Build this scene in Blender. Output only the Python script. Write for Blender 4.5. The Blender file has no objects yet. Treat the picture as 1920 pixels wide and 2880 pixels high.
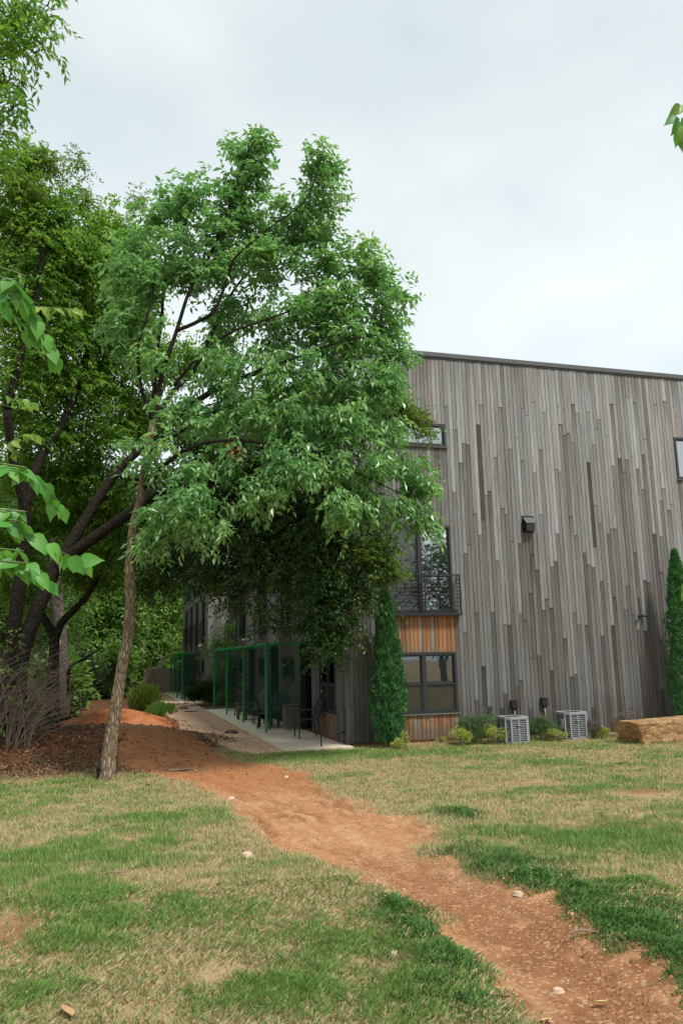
import bpy, math, random
import numpy as np
from mathutils import Matrix, Vector
rng = np.random.default_rng(7)
random.seed(7)
S = bpy.context.scene
COL = S.collection
R = math.radians

# ------------------------------------------------------------------ camera
YAW, PITCH, ROLL, FPX = R(16.095), R(10.56), R(-1.244), 2198.6
CAM = np.array([-4.887, -16.933, 1.9])
cF = np.array([math.sin(YAW)*math.cos(PITCH), math.cos(YAW)*math.cos(PITCH), math.sin(PITCH)])
_r = np.array([math.cos(YAW), -math.sin(YAW), 0.0]); _u = np.cross(_r, cF)
cR = _r*math.cos(ROLL) + _u*math.sin(ROLL)
cU = -_r*math.sin(ROLL) + _u*math.cos(ROLL)
cam = bpy.data.cameras.new('camera'); co = bpy.data.objects.new('camera', cam); COL.objects.link(co)
m = Matrix.Identity(4)
for i in range(3):
    m[i][0] = cR[i]; m[i][1] = cU[i]; m[i][2] = -cF[i]; m[i][3] = CAM[i]
co.matrix_world = m
cam.sensor_fit = 'VERTICAL'; cam.sensor_height = 36.0; cam.sensor_width = 24.0
cam.lens = FPX/2880*36; cam.clip_end = 3000; cam.clip_start = 0.05
S.camera = co

# ------------------------------------------------------------------ world and sun
SUN_EL, SUN_AZ = R(58), R(150)      # azimuth measured from +Y towards +X
w = bpy.data.worlds.new('World'); S.world = w; w.use_nodes = True
nt = w.node_tree; nt.nodes.clear()
def wn(t, **k):
    n = nt.nodes.new(t)
    for a, b in k.items(): setattr(n, a, b)
    return n
out = wn('ShaderNodeOutputWorld'); bg = wn('ShaderNodeBackground')
sky = wn('ShaderNodeTexSky', sky_type='NISHITA', sun_disc=False, sun_elevation=SUN_EL, sun_rotation=SUN_AZ)
sky.air_density = 1.3; sky.dust_density = 3.0
tc = wn('ShaderNodeTexCoord')
mp = wn('ShaderNodeMapping'); mp.inputs['Scale'].default_value = (1.3, 1.3, 2.6)
nz = wn('ShaderNodeTexNoise'); nz.inputs['Scale'].default_value = 1.5; nz.inputs['Detail'].default_value = 5; nz.inputs['Roughness'].default_value = .45
rp = wn('ShaderNodeValToRGB')
rp.color_ramp.elements[0].position = .32; rp.color_ramp.elements[0].color = (.62, .73, .765, 1)
rp.color_ramp.elements[1].position = .66; rp.color_ramp.elements[1].color = (.93, .955, .945, 1)
sepz = wn('ShaderNodeSeparateXYZ')
hz = wn('ShaderNodeMapRange'); hz.inputs[1].default_value = .15; hz.inputs[2].default_value = .62; hz.inputs[3].default_value = 1.06; hz.inputs[4].default_value = .86
mulc = wn('ShaderNodeVectorMath', operation='SCALE')
skm = wn('ShaderNodeVectorMath', operation='SCALE'); skm.inputs[3].default_value = .10
mx = wn('ShaderNodeMix', data_type='RGBA'); mx.inputs[0].default_value = .90
L_ = nt.links.new
L_(tc.outputs['Generated'], mp.inputs[0]); L_(mp.outputs[0], nz.inputs['Vector']); L_(nz.outputs[0], rp.inputs[0])
L_(tc.outputs['Generated'], sepz.inputs[0]); L_(sepz.outputs[2], hz.inputs[0])
L_(rp.outputs[0], mulc.inputs[0]); L_(hz.outputs[0], mulc.inputs[3])
L_(sky.outputs[0], skm.inputs[0]); L_(skm.outputs[0], mx.inputs[6]); L_(mulc.outputs[0], mx.inputs[7])
L_(mx.outputs[2], bg.inputs[0]); bg.inputs[1].default_value = 1.0; L_(bg.outputs[0], out.inputs[0])
sun = bpy.data.lights.new('sun', 'SUN'); so = bpy.data.objects.new('sun', sun); COL.objects.link(so)
sun.energy = 3.2; sun.angle = R(9); sun.color = (1.0, .95, .87)
sd = Vector((math.sin(SUN_AZ)*math.cos(SUN_EL), math.cos(SUN_AZ)*math.cos(SUN_EL), math.sin(SUN_EL)))
so.rotation_euler = sd.to_track_quat('Z', 'Y').to_euler()
S.view_settings.view_transform = 'Standard'; S.view_settings.look = 'None'
S.view_settings.exposure = 0.36; S.view_settings.gamma = 1.0
S.render.engine = 'CYCLES'
S.cycles.transparent_max_bounces = 12; S.cycles.max_bounces = 7

# ------------------------------------------------------------------ geometry helpers
def ray(px, py):
    return cF + cR*(px-960)/FPX - cU*(py-1440)/FPX
def at(px, py, Y):
    d = ray(px, py); return CAM + d*((Y-CAM[1])/d[1])
def lin(c):   # sRGB 0-255 -> linear
    return tuple(((v/255)/12.92 if v/255 <= .04045 else ((v/255+.055)/1.055)**2.4) for v in c)

def hashn(ix, iy, s):
    h = (ix*374761393 + iy*668265263 + s*1442695041) & 0x7fffffff
    h = (h ^ (h >> 13))*1274126177 & 0x7fffffff
    return ((h ^ (h >> 16)) & 0xffff)/65535.0
def vnoise(x, y, s=0):
    x = np.asarray(x, float); y = np.asarray(y, float)
    ix = np.floor(x).astype(np.int64); iy = np.floor(y).astype(np.int64)
    fx = x-ix; fy = y-iy; fx = fx*fx*(3-2*fx); fy = fy*fy*(3-2*fy)
    a = hashn(ix, iy, s); b = hashn(ix+1, iy, s); c = hashn(ix, iy+1, s); d = hashn(ix+1, iy+1, s)
    return (a*(1-fx)+b*fx)*(1-fy)+(c*(1-fx)+d*fx)*fy
def fbm(x, y, s=0, o=4):
    v = 0; a = .5; t = 0
    for k in range(o):
        v = v+a*vnoise(x*2**k+k*17.3, y*2**k-k*9.1, s+k); t += a; a *= .5
    return v/t
def sstep(a, b, x):
    t = np.clip((x-a)/(b-a), 0, 1); return t*t*(3-2*t)
def gauss(x, y, cx, cy, rx, ry):
    return np.exp(-(((x-cx)/rx)**2+((y-cy)/ry)**2))

def gbase(x, y):
    x = np.asarray(x, float); y = np.asarray(y, float)
    z = .29*sstep(-1.0, -15.5, y)*1.0
    # dirt berms under the trees
    ex = np.abs((x+5.3)/2.45)**3 + np.abs((y-2.3)/1.9)**2
    z = z + .52*np.exp(-ex)
    z = z + .58*np.exp(-(np.abs((x+4.85)/1.55)**2.0 + np.abs((y-7.7)/1.6)**2))
    z = z + .5*sstep(-7.6, -12, x)*sstep(-3, 3, y)
    return z

def tagit(o, label=None, cat=None, group=None, kind=None):
    if label: o['label'] = label
    if cat: o['category'] = cat
    if group: o['group'] = group
    if kind: o['kind'] = kind
    return o
def empty(name, loc, label, cat, group=None, rz=0):
    o = bpy.data.objects.new(name, None); COL.objects.link(o)
    o.empty_display_size = .1; o.location = loc; o.rotation_euler = (0, 0, rz)
    return tagit(o, label, cat, group)
def np_mesh(name, V, F, mat, parent=None, attrs=None, smooth=False, kind=None):
    """V (n,3) world coords (or parent-local); F (m,k) int array or list of such arrays"""
    me = bpy.data.meshes.new(name)
    Fs = F if isinstance(F, list) else [F]
    Fs = [np.asarray(f, np.int32) for f in Fs if len(f)]
    nl = sum(f.size for f in Fs); nf = sum(len(f) for f in Fs)
    me.vertices.add(len(V)); me.vertices.foreach_set('co', np.asarray(V, np.float32).ravel())
    me.loops.add(nl); me.polygons.add(nf)
    me.loops.foreach_set('vertex_index', np.concatenate([f.ravel() for f in Fs]))
    st = []; s = 0
    for f in Fs:
        st.append(s+np.arange(len(f))*f.shape[1]); s += f.size
    me.polygons.foreach_set('loop_start', np.concatenate(st).astype(np.int32))
    me.polygons.foreach_set('use_smooth', np.full(nf, bool(smooth)))
    me.update(calc_edges=True)
    for k, a in (attrs or {}).items():
        a = np.asarray(a, np.float32)
        if a.ndim == 1:
            me.attributes.new(k, 'FLOAT', 'POINT').data.foreach_set('value', a)
        else:
            if a.shape[1] == 3: a = np.hstack([a, np.ones((len(a), 1), np.float32)])
            me.attributes.new(k, 'FLOAT_COLOR', 'POINT').data.foreach_set('color', a.ravel())
    if mat: me.materials.append(mat)
    o = bpy.data.objects.new(name, me); COL.objects.link(o)
    if parent: o.parent = parent
    if kind: o['kind'] = kind
    return o

class MB:
    """collects boxes, tubes and prisms for one mesh"""
    def __init__(s): s.V = []; s.Q = []; s.T = []; s.n = 0; s.A = []
    def add(s, V, Q=(), T=(), a=0.0):
        V = np.asarray(V, float).reshape(-1, 3)
        if len(Q): s.Q.append(np.asarray(Q)+s.n)
        if len(T): s.T.append(np.asarray(T)+s.n)
        s.V.append(V); s.n += len(V); s.A.append(np.full(len(V), a)); return s
    def box(s, x0, x1, y0, y1, z0, z1, M=None, a=0.0):
        V = np.array([[x, y, z] for z in (z0, z1) for y in (y0, y1) for x in (x0, x1)], float)
        if M is not None: V = (np.array(M.to_3x3()) @ V.T).T + np.array(M.translation)
        return s.add(V, [[0, 2, 3, 1], [4, 5, 7, 6], [0, 1, 5, 4], [2, 6, 7, 3], [0, 4, 6, 2], [1, 3, 7, 5]], a=a)
    def beam(s, p, q, wx, wz, up=(0, 0, 1), a=0.0):
        p = np.array(p, float); q = np.array(q, float); d = q-p; L = np.linalg.norm(d); d = d/L
        u = np.array(up, float)
        if abs(d@u) > .95: u = np.array([0, 1., 0])
        r = np.cross(d, u); r /= np.linalg.norm(r); u = np.cross(r, d)
        V = [p+r*i*wx/2+u*j*wz/2+d*L*k for k in (0, 1) for j in (-1, 1) for i in (-1, 1)]
        return s.add(V, [[0, 2, 3, 1], [4, 5, 7, 6], [0, 1, 5, 4], [2, 6, 7, 3], [0, 4, 6, 2], [1, 3, 7, 5]], a=a)
    def tube(s, P, rad, n=8, a=0.0, caps=True):
        P = np.asarray(P, float); k = len(P); rad = np.broadcast_to(np.asarray(rad, float), (k,))
        T = np.gradient(P, axis=0); T /= np.linalg.norm(T, axis=1)[:, None]+1e-9
        ref = np.array([0, 0, 1.]) if abs(T[0][2]) < .8 else np.array([1., 0, 0])
        A = np.cross(T, ref); A /= np.linalg.norm(A, axis=1)[:, None]+1e-9; B = np.cross(T, A)
        th = np.arange(n)/n*2*np.pi
        V = P[:, None]+rad[:, None, None]*(A[:, None]*np.cos(th)[None, :, None]+B[:, None]*np.sin(th)[None, :, None])
        i = np.arange(k-1)[:, None]*n; j = np.arange(n)[None]; jn = (j+1) % n
        Q = np.stack([i+j, i+jn, i+n+jn, i+n+j], -1).reshape(-1, 4)
        V = V.reshape(-1, 3)
        T3 = []
        if caps:
            V = np.vstack([V, P[:1], P[-1:]])
            T3 = [[(q+1) % n, q, k*n] for q in range(n)]+[[(k-1)*n+q, (k-1)*n+(q+1) % n, k*n+1] for q in range(n)]
        return s.add(V, Q, T3, a)
    def build(s, name, mat, parent=None, kind=None, smooth=False, label=None):
        F = []
        if s.Q: F.append(np.vstack(s.Q))
        if s.T: F.append(np.vstack(s.T))
        o = np_mesh(name, np.vstack(s.V), F, mat, parent, {'v': np.concatenate(s.A)}, smooth, kind)
        if label: o['label'] = label
        return o

# ------------------------------------------------------------------ materials
def newmat(name):
    mt = bpy.data.materials.new(name); mt.use_nodes = True
    mt.node_tree.nodes.clear(); return mt
class NB:
    def __init__(s, mt): s.t = mt.node_tree
    def n(s, ty, ins=None, **k):
        x = s.t.nodes.new(ty)
        for a, b in k.items(): setattr(x, a, b)
        for a, b in (ins or {}).items():
            if isinstance(b, bpy.types.NodeSocket): s.t.links.new(b, x.inputs[a])
            else: x.inputs[a].default_value = b
        return x
    def ramp(s, fac, stops, interp='LINEAR'):
        x = s.n('ShaderNodeValToRGB', {0: fac}); cr = x.color_ramp; cr.interpolation = interp
        while len(cr.elements) < len(stops): cr.elements.new(.5)
        for e, (p, c) in zip(cr.elements, stops):
            e.position = p; e.color = (*c, 1) if len(c) == 3 else c
        return x.outputs[0]
    def mix(s, f, a, b, mode='MIX'):
        x = s.n('ShaderNodeMix', data_type='RGBA', blend_type=mode)
        for i, v in ((0, f), (6, a), (7, b)):
            if isinstance(v, bpy.types.NodeSocket): s.t.links.new(v, x.inputs[i])
            else: x.inputs[i].default_value = v if i == 0 else ((*v, 1) if len(v) == 3 else v)
        return x.outputs[2]
    def math(s, op, a, b=0.0, clamp=False):
        return s.n('ShaderNodeMath', {0: a, 1: b}, operation=op, use_clamp=clamp).outputs[0]
    def noise(s, vec, sc, det=3, rough=.5):
        return s.n('ShaderNodeTexNoise', {'Vector': vec, 'Scale': sc, 'Detail': det, 'Roughness': rough}).outputs[0]
    def pos(s, scale=(1, 1, 1)):
        g = s.n('ShaderNodeNewGeometry')
        return s.n('ShaderNodeMapping', {'Vector': g.outputs['Position'], 'Scale': scale}).outputs[0]
    def attr(s, name, ty='GEOMETRY'): return s.n('ShaderNodeAttribute', attribute_name=name, attribute_type=ty)
    def out(s, col, rough=.8, bump=None, bs=.3, bd=.01, spec=.3, metal=0.0):
        p = s.n('ShaderNodeBsdfPrincipled', {'Roughness': rough, 'Specular IOR Level': spec, 'Metallic': metal})
        if isinstance(col, bpy.types.NodeSocket): s.t.links.new(col, p.inputs[0])
        else: p.inputs[0].default_value = (*col, 1)
        if bump is not None:
            b = s.n('ShaderNodeBump', {'Height': bump, 'Strength': bs, 'Distance': bd}); s.t.links.new(b.outputs[0], p.inputs['Normal'])
        o = s.n('ShaderNodeOutputMaterial', {0: p.outputs[0]}); return p

def simple(name, col, rough=.6, spec=.4, metal=0.0, var=.15, sc=8):
    mt = newmat(name); b = NB(mt)
    f = b.noise(b.pos(), sc, 4, .6)
    c = b.mix(f, tuple(x*(1-var) for x in col), tuple(min(1, x*(1+var)) for x in col))
    b.out(c, rough, f, .15, .004, spec, metal); return mt

def leafmat(name, dark, light, yellow=None, trans=.3, rough=.42, spec=.5, tc=(.20, .44, .03)):
    mt = newmat(name); b = NB(mt)
    v = b.attr('v').outputs['Fac']
    st = [(0, dark), (.8, light)]
    if yellow: st = [(0, dark), (.75, light), (1.0, yellow)]
    c = b.ramp(v, st)
    p = b.n('ShaderNodeBsdfPrincipled', {'Base Color': c, 'Roughness': rough, 'Specular IOR Level': spec})
    ct = b.mix(.5, c, tc, 'MIX')
    tr = b.n('ShaderNodeBsdfTranslucent', {'Color': ct})
    ms = b.n('ShaderNodeMixShader', {0: trans, 1: p.outputs[0], 2: tr.outputs[0]})
    b.n('ShaderNodeOutputMaterial', {0: ms.outputs[0]}); return mt

def barkmat(name, c1, c2, sc=1.0):
    mt = newmat(name); b = NB(mt)
    pv = b.pos((11*sc, 11*sc, 2.6*sc))
    vo = b.n('ShaderNodeTexVoronoi', {'Vector': pv, 'Scale': 2.2, 'Randomness': 1.0}, feature='DISTANCE_TO_EDGE').outputs[0]
    n2 = b.noise(b.pos((30*sc, 30*sc, 8*sc)), 1.5, 5, .65)
    h = b.math('ADD', b.math('MULTIPLY', vo, 1.6), b.math('MULTIPLY', n2, .6))
    c = b.ramp(h, [(.1, tuple(x*.35 for x in c1)), (.4, c1), (.85, c2)])
    c = b.mix(b.math('MULTIPLY', b.noise(b.pos(), 1.4, 3), .5), c, tuple(x*.6 for x in (c1[1], c1[1]*1.1, c1[2])))
    b.out(c, .95, h, .9, .02, .1); return mt

def woodmat(name, use_obj, warm=False):
    """grey weathered boards; base tint from object colour or from the mesh attribute 'tint' """
    mt = newmat(name); b = NB(mt)
    g = b.n('ShaderNodeNewGeometry')
    if use_obj:
        oi = b.n('ShaderNodeObjectInfo'); tint = oi.outputs['Color']; rnd = oi.outputs['Random']
        seed = b.math('MULTIPLY', rnd, 57.0)
        lz = b.n('ShaderNodeSeparateXYZ', {0: b.n('ShaderNodeTexCoord').outputs['Object']}).outputs[2]
        al = b.math('MULTIPLY', b.math('SUBTRACT', 1.0, lz), b.math('MULTIPLY', oi.outputs['Alpha'], 10.0))
    else:
        a = b.attr('tint'); tint = a.outputs['Color']; seed = b.math('MULTIPLY', b.attr('v').outputs['Fac'], 57.0)
        al = None
    off = b.n('ShaderNodeCombineXYZ', {0: seed, 1: seed, 2: b.math('MULTIPLY', seed, 1.7)}).outputs[0]
    def coords(sc):
        mp = b.n('ShaderNodeMapping', {'Vector': g.outputs['Position'], 'Scale': sc})
        return b.n('ShaderNodeVectorMath', {0: mp.outputs[0], 1: off}, operation='ADD').outputs[0]
    grain = b.noise(coords((60, 60, 1.6)), 1.6, 6, .65)
    broad = b.noise(coords((9, 9, .55)), 1.0, 4, .6)
    streak = b.noise(coords((22, 22, .35)), 1.0, 3, .5)
    knot = b.n('ShaderNodeTexVoronoi', {'Vector': coords((7, 7, 1.1)), 'Scale': 1.0, 'Randomness': 1.0}, feature='F1').outputs[0]
    c = b.mix(b.ramp(grain, [(.34, (0, 0, 0)), (.62, (1, 1, 1))]), b.mix(1.0, tint, (.62, .61, .60), 'MULTIPLY'), b.mix(1.0, tint, (1.12, 1.12, 1.13), 'MULTIPLY'))
    c = b.mix(b.ramp(broad, [(.35, (0, 0, 0)), (.75, (.62, .62, .62))]), c, b.mix(1.0, tint, (.58, .53, .49), 'MULTIPLY'))
    c = b.mix(b.ramp(streak, [(.56, (0, 0, 0)), (.76, (.75, .75, .75))]), c, b.mix(1.0, tint, (.33, .30, .28), 'MULTIPLY'))
    c = b.mix(b.ramp(knot, [(.03, (.8, .8, .8)), (.085, (0, 0, 0))]), c, (.035, .028, .022))
    if warm:   # sheltered cedar still orange, greying towards the foot where rain reaches it
        f_ = b.math('ADD', b.math('ADD', b.math('SUBTRACT', 1.0, lz), b.math('MULTIPLY', b.math('SUBTRACT', broad, .5), 1.1)), b.math('SUBTRACT', b.math('MULTIPLY', oi.outputs['Alpha'], 10.0), 1.0))
        c = b.mix(b.ramp(f_, [(.40, (0, 0, 0)), (.62, (.9, .9, .9))]), c, b.mix(grain, (.10, .075, .06), (.22, .19, .165)))
    elif al is not None:   # rain stain running down from each butt joint, stronger on some boards
        st = b.math('MULTIPLY', b.ramp(al, [(.0, (1, 1, 1)), (.06, (.6, .6, .6)), (.9, (0, 0, 0))]), b.ramp(rnd, [(.35, (.15, .15, .15)), (.95, (.9, .9, .9))]))
        c = b.mix(st, c, b.mix(1.0, tint, (.30, .27, .25), 'MULTIPLY'))
    # splash dirt along the foot of the wall and the long stain under the exhaust vent
    sp_ = b.n('ShaderNodeSeparateXYZ', {0: g.outputs['Position']})
    foot = b.math('MULTIPLY', b.ramp(b.math('MULTIPLY', sp_.outputs[2], .5), [(.02, (1, 1, 1)), (.55, (0, 0, 0))]), b.ramp(broad, [(.3, (.25, .25, .25)), (.7, (.9, .9, .9))]))
    c = b.mix(foot, c, b.mix(1.0, tint, (.38, .34, .31), 'MULTIPLY'))
    if use_obj and not warm:
        dx = b.math('ABSOLUTE', b.math('SUBTRACT', b.math('ADD', sp_.outputs[0], b.math('MULTIPLY', grain, .10)), 4.86))
        vx = b.ramp(dx, [(.06, (1, 1, 1)), (.24, (0, 0, 0))]); vz = b.ramp(b.math('MULTIPLY', sp_.outputs[2], .1), [(.12, (0, 0, 0)), (.30, (.55, .55, .55)), (.475, (1, 1, 1)), (.49, (0, 0, 0))])
        c = b.mix(b.math('MULTIPLY', b.math('MULTIPLY', vx, vz), b.ramp(streak, [(.35, (.3, .3, .3)), (.6, (1, 1, 1))])), c, (.045, .035, .03))
    b.out(c, .85, grain, .5, .004, .18); return mt

def glassmat(name, tint=(.02, .025, .028), refl=.35, alpha=0.0):
    mt = newmat(name); b = NB(mt)
    d = b.n('ShaderNodeBsdfDiffuse', {'Color': (*tint, 1)})
    t = b.n('ShaderNodeBsdfTransparent', {'Color': (.85, .9, .9, 1)})
    ds = b.n('ShaderNodeMixShader', {0: alpha, 1: d.outputs[0], 2: t.outputs[0]})
    wob = b.noise(b.pos((1.2, 1.2, .8)), 1.3, 2)
    bp = b.n('ShaderNodeBump', {'Height': wob, 'Strength': .12, 'Distance': .02})
    gl = b.n('ShaderNodeBsdfGlossy', {'Color': (.85, .9, .93, 1), 'Roughness': .015, 'Normal': bp.outputs[0]})
    ms = b.n('ShaderNodeMixShader', {0: refl, 1: ds.outputs[0], 2: gl.outputs[0]})
    b.n('ShaderNodeOutputMaterial', {0: ms.outputs[0]}); return mt

M = {}
M['wood'] = woodmat('weathered_board', True)
M['woodw'] = woodmat('sheltered_cedar', True, True)
M['woodm'] = woodmat('weathered_cladding', False)
M['black'] = simple('black_metal', (.014, .016, .018), .45, .5)
M['dark'] = simple('dark_void', (.010, .011, .012), .8, .2)
M['frame'] = simple('charcoal_frame', (.022, .025, .029), .4, .5)
M['flash'] = simple('grey_flashing', (.085, .09, .095), .45, .4)
M['green'] = simple('green_paint', (.006, .26, .065), .4, .5, var=.2)
M['wire'] = simple('green_wire', (.008, .055, .028), .6, .3)
M['concrete'] = simple('patio_concrete', (.60, .52, .41), .9, .2, var=.16, sc=2.5)
M['white'] = simple('white_paint', (.6, .6, .57), .5, .4)
M['acgrey'] = simple('enamel_grey', (.27, .29, .305), .5, .4, var=.08)
M['blackplastic'] = simple('black_plastic', (.012, .013, .015), .35, .5)
M['oldwood'] = simple('worn_grey_wood', (.16, .145, .125), .85, .2, var=.35, sc=20)
M['greenchair'] = simple('dark_green_plastic', (.008, .03, .02), .5, .4)
M['brown'] = simple('foundation_brown', (.13, .055, .03), .95, .1, var=.4)
M['fence'] = simple('fence_board', (.34, .27, .22), .9, .1, var=.25, sc=6)
M['iron'] = simple('dark_cast_iron', (.02, .021, .022), .55, .4)
M['screen'] = simple('insect_screen', (.040, .034, .029), .9, .1, var=.08)
M['shade'] = simple('pale_interior', (.30, .28, .29), .9, .1, var=.1, sc=1.5)
M['glass_up'] = glassmat('glass_sky', refl=.46)
M['glass'] = glassmat('glass_dark', refl=.20)
M['glass_tr'] = glassmat('glass_clear', refl=.42, alpha=.8)
M['glass_scr'] = glassmat('glass_screened', tint=(.06, .055, .05), refl=.06, alpha=.7)
M['bark'] = barkmat('ash_bark', (.14, .10, .065), (.40, .32, .22))
M['bark_dark'] = barkmat('dark_bark', (.022, .018, .015), (.06, .05, .04))
M['bark_grey'] = barkmat('grey_bark', (.10, .085, .075), (.26, .22, .20))
M['deadwood'] = barkmat('bleached_wood', (.35, .30, .24), (.62, .56, .48))
M['twig'] = simple('twig', (.22, .175, .13), .9, .1, var=.3)
M['leaf_ash'] = leafmat('ash_leaf', (.045, .18, .045), (.24, .44, .17), (.40, .54, .12), trans=.46, rough=.38, spec=.9, tc=(.30, .64, .12))
M['leaf_elm_shade'] = leafmat('elm_leaf_shade', (.012, .042, .012), (.050, .115, .026), (.22, .25, .035), trans=.20, rough=.55, spec=.35)  # leaf colour darkened to stand in for shade inside the dense canopy
M['leaf_left'] = leafmat('boxelder_leaf', (.045, .15, .018), (.18, .35, .05), (.38, .46, .05), trans=.48, rough=.5, spec=.4, tc=(.32, .60, .06))
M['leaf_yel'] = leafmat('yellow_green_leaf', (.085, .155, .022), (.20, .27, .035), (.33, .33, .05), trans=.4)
M['leaf_wood'] = leafmat('woodland_leaf', (.09, .20, .045), (.20, .35, .07), (.38, .44, .10), trans=.45, rough=.5)
M['leaf_dark'] = leafmat('dark_shrub_leaf', (.010, .030, .010), (.03, .075, .020), trans=.15, rough=.5)
M['leaf_lav'] = leafmat('grey_green_leaf', (.05, .12, .04), (.15, .22, .10), (.32, .29, .24), trans=.2, rough=.7)
M['leaf_gold'] = leafmat('golden_leaf', (.26, .34, .06), (.52, .52, .14), (.74, .64, .28), trans=.3, rough=.6)
M['leaf_cyp'] = leafmat('juniper_leaf', (.02, .085, .028), (.06, .23, .06), (.10, .30, .07), trans=.18, rough=.65)
M['leaf_twig'] = leafmat('grey_seedhead', (.14, .11, .10), (.30, .25, .25), trans=.1, rough=.9)

def bigleaf(name, c1, c2):
    mt = newmat(name); b = NB(mt)
    oi = b.n('ShaderNodeObjectInfo'); c = b.ramp(oi.outputs['Random'], [(0, c1), (1, c2)])
    tcn = b.n('ShaderNodeTexCoord').outputs['Object']
    sx = b.n('ShaderNodeSeparateXYZ', {0: tcn})
    ax = b.math('ABSOLUTE', sx.outputs[0]); 
    v = b.n('ShaderNodeMath', {0: b.math('MULTIPLY', b.math('SUBTRACT', sx.outputs[1], b.math('MULTIPLY', ax, .7)), 48.0), 1: 0.0}, operation='SINE').outputs[0]
    mid = b.ramp(ax, [(.0, (.8, .8, .8)), (.02, (0, 0, 0))])
    c = b.mix(b.ramp(v, [(.8, (0, 0, 0)), (1, (.22, .22, .22))]), c, (.17, .33, .10))
    c = b.mix(mid, c, (.20, .36, .12))
    p = b.n('ShaderNodeBsdfPrincipled', {'Base Color': c, 'Roughness': .42, 'Specular IOR Level': .45})
    tr = b.n('ShaderNodeBsdfTranslucent', {'Color': b.mix(.5, c, (.22, .50, .03))})
    ms = b.n('ShaderNodeMixShader', {0: .38, 1: p.outputs[0], 2: tr.outputs[0]})
    b.n('ShaderNodeOutputMaterial', {0: ms.outputs[0]}); return mt
M['bigleaf'] = bigleaf('broad_leaf', (.06, .24, .05), (.14, .40, .05))
M['bigleaf2'] = bigleaf('broad_leaf_olive', (.12, .24, .03), (.26, .38, .06))

# ------------------------------------------------------------------ ground
def gpoint(px, py):
    """where the sight line of a photo pixel meets the terrain"""
    d = ray(px, py); t = np.arange(1.0, 90.0, .02)
    P = CAM[None]+d[None]*t[:, None]
    z = gbase(P[:, 0], P[:, 1]); k = np.argmax(P[:, 2] <= z)
    return P[k] if P[k, 2] <= z[k] else P[-1]
def gpoly(L): return np.array([gpoint(*p)[:2] for p in L])
def polydist(x, y, poly):
    """signed distance to polygon (positive inside)"""
    x = x.ravel(); y = y.ravel(); n = len(poly); best = np.full(len(x), 1e9); ins = np.zeros(len(x), bool)
    for i in range(n):
        a = poly[i]; b = poly[(i+1) % n]; e = b-a; L2 = e@e+1e-12
        t = np.clip(((x-a[0])*e[0]+(y-a[1])*e[1])/L2, 0, 1)
        best = np.minimum(best, np.hypot(x-a[0]-t*e[0], y-a[1]-t*e[1]))
        c = ((a[1] > y) != (b[1] > y)) & (x < (b[0]-a[0])*(y-a[1])/(b[1]-a[1]+1e-12)+a[0])
        ins ^= c
    return np.where(ins, best, -best)
def linedist(x, y, P):
    best = np.full(x.shape, 1e9); u = np.zeros(x.shape); v = np.zeros(x.shape); s = 0
    for a, b in zip(P[:-1], P[1:]):
        e = b-a; L = np.hypot(*e); t = np.clip(((x-a[0])*e[0]+(y-a[1])*e[1])/L**2, 0, 1)
        d = np.hypot(x-a[0]-t*e[0], y-a[1]-t*e[1]); k = d < best
        sg = np.sign((x-a[0])*e[1]-(y-a[1])*e[0])
        best = np.where(k, d, best); u = np.where(k, sg*d, u); v = np.where(k, s+t*L, v); s += L
    return best, u, v

trailL = [(1540, 2960), (1457, 2880), (1378, 2792), (1347, 2731), (1290, 2680), (1225, 2620), (1206, 2559), (1140, 2525), (1078, 2498), (906, 2424), (735, 2376), (686, 2314), (612, 2240), (570, 2205), (490, 2190), (404, 2172), (345, 2150), (322, 2110), (330, 2069), (325, 2035)]
trailR = [(450, 2026), (480, 2045), (560, 2085), (605, 2112), (661, 2137), (760, 2150), (857, 2172), (900, 2205), (955, 2238), (1078, 2284), (1206, 2310), (1230, 2335), (1212, 2382), (1250, 2412), (1298, 2443), (1470, 2492), (1567, 2522), (1600, 2560), (1629, 2596), (1763, 2682), (1920, 2804), (2010, 2880)]
TRAIL = gpoly(trailL+trailR)
CL = gpoly([(1800, 2940), (1630, 2790), (1480, 2650), (1330, 2545), (1120, 2440), (950, 2350), (800, 2262), (700, 2215), (560, 2160), (450, 2120), (400, 2060), (390, 2030)])
GRAVEL = np.array([[-1.42, -.38], [-1.72, -.45], [-2.1, -.35], [-2.45, .4], [-2.75, 1.6], [-2.9, 3.2], [-3.05, 5.5], [-3.0, 9], [-3.0, 15], [-3.0, 24], [-3.1, 33], [-1.8, 33], [-1.85, 20.3], [-.3, 20.3], [0, 14.7], [-1.4, 14.7], [-1.4, 5]])
def G2(px, py, rx, ry):
    c = gpoint(px, py); D = np.linalg.norm(c[:2]-CAM[:2]); return c[0], c[1], rx*D/FPX, max(ry*D*D/(FPX*1.65), .05)
GREEN = [G2(*g)+(s,) for *g, s in [(400, 2260, 90, 22, .7), (430, 2300, 130, 22, .6), (390, 2392, 140, 34, 1.0), (110, 2425, 110, 26, .6), (245, 2521, 100, 40, .9), (270, 2605, 120, 46, 1.0), (765, 2448, 140, 34, .85), (690, 2826, 150, 40, .7), (900, 2500, 100, 50, .5), (860, 2650, 130, 60, .35), (520, 2560, 120, 50, .45), (1130, 2720, 100, 60, .5),
    (1700, 2360, 260, 38, .75), (1450, 2340, 160, 30, .55), (1240, 2175, 260, 14, .45), (1090, 2118, 160, 10, .6), (1850, 2330, 100, 30, .5), (860, 2190, 80, 10, .7), (1500, 2150, 160, 12, .4), (960, 2255, 60, 10, .6), (60, 2800, 100, 50, .4)]]
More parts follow.
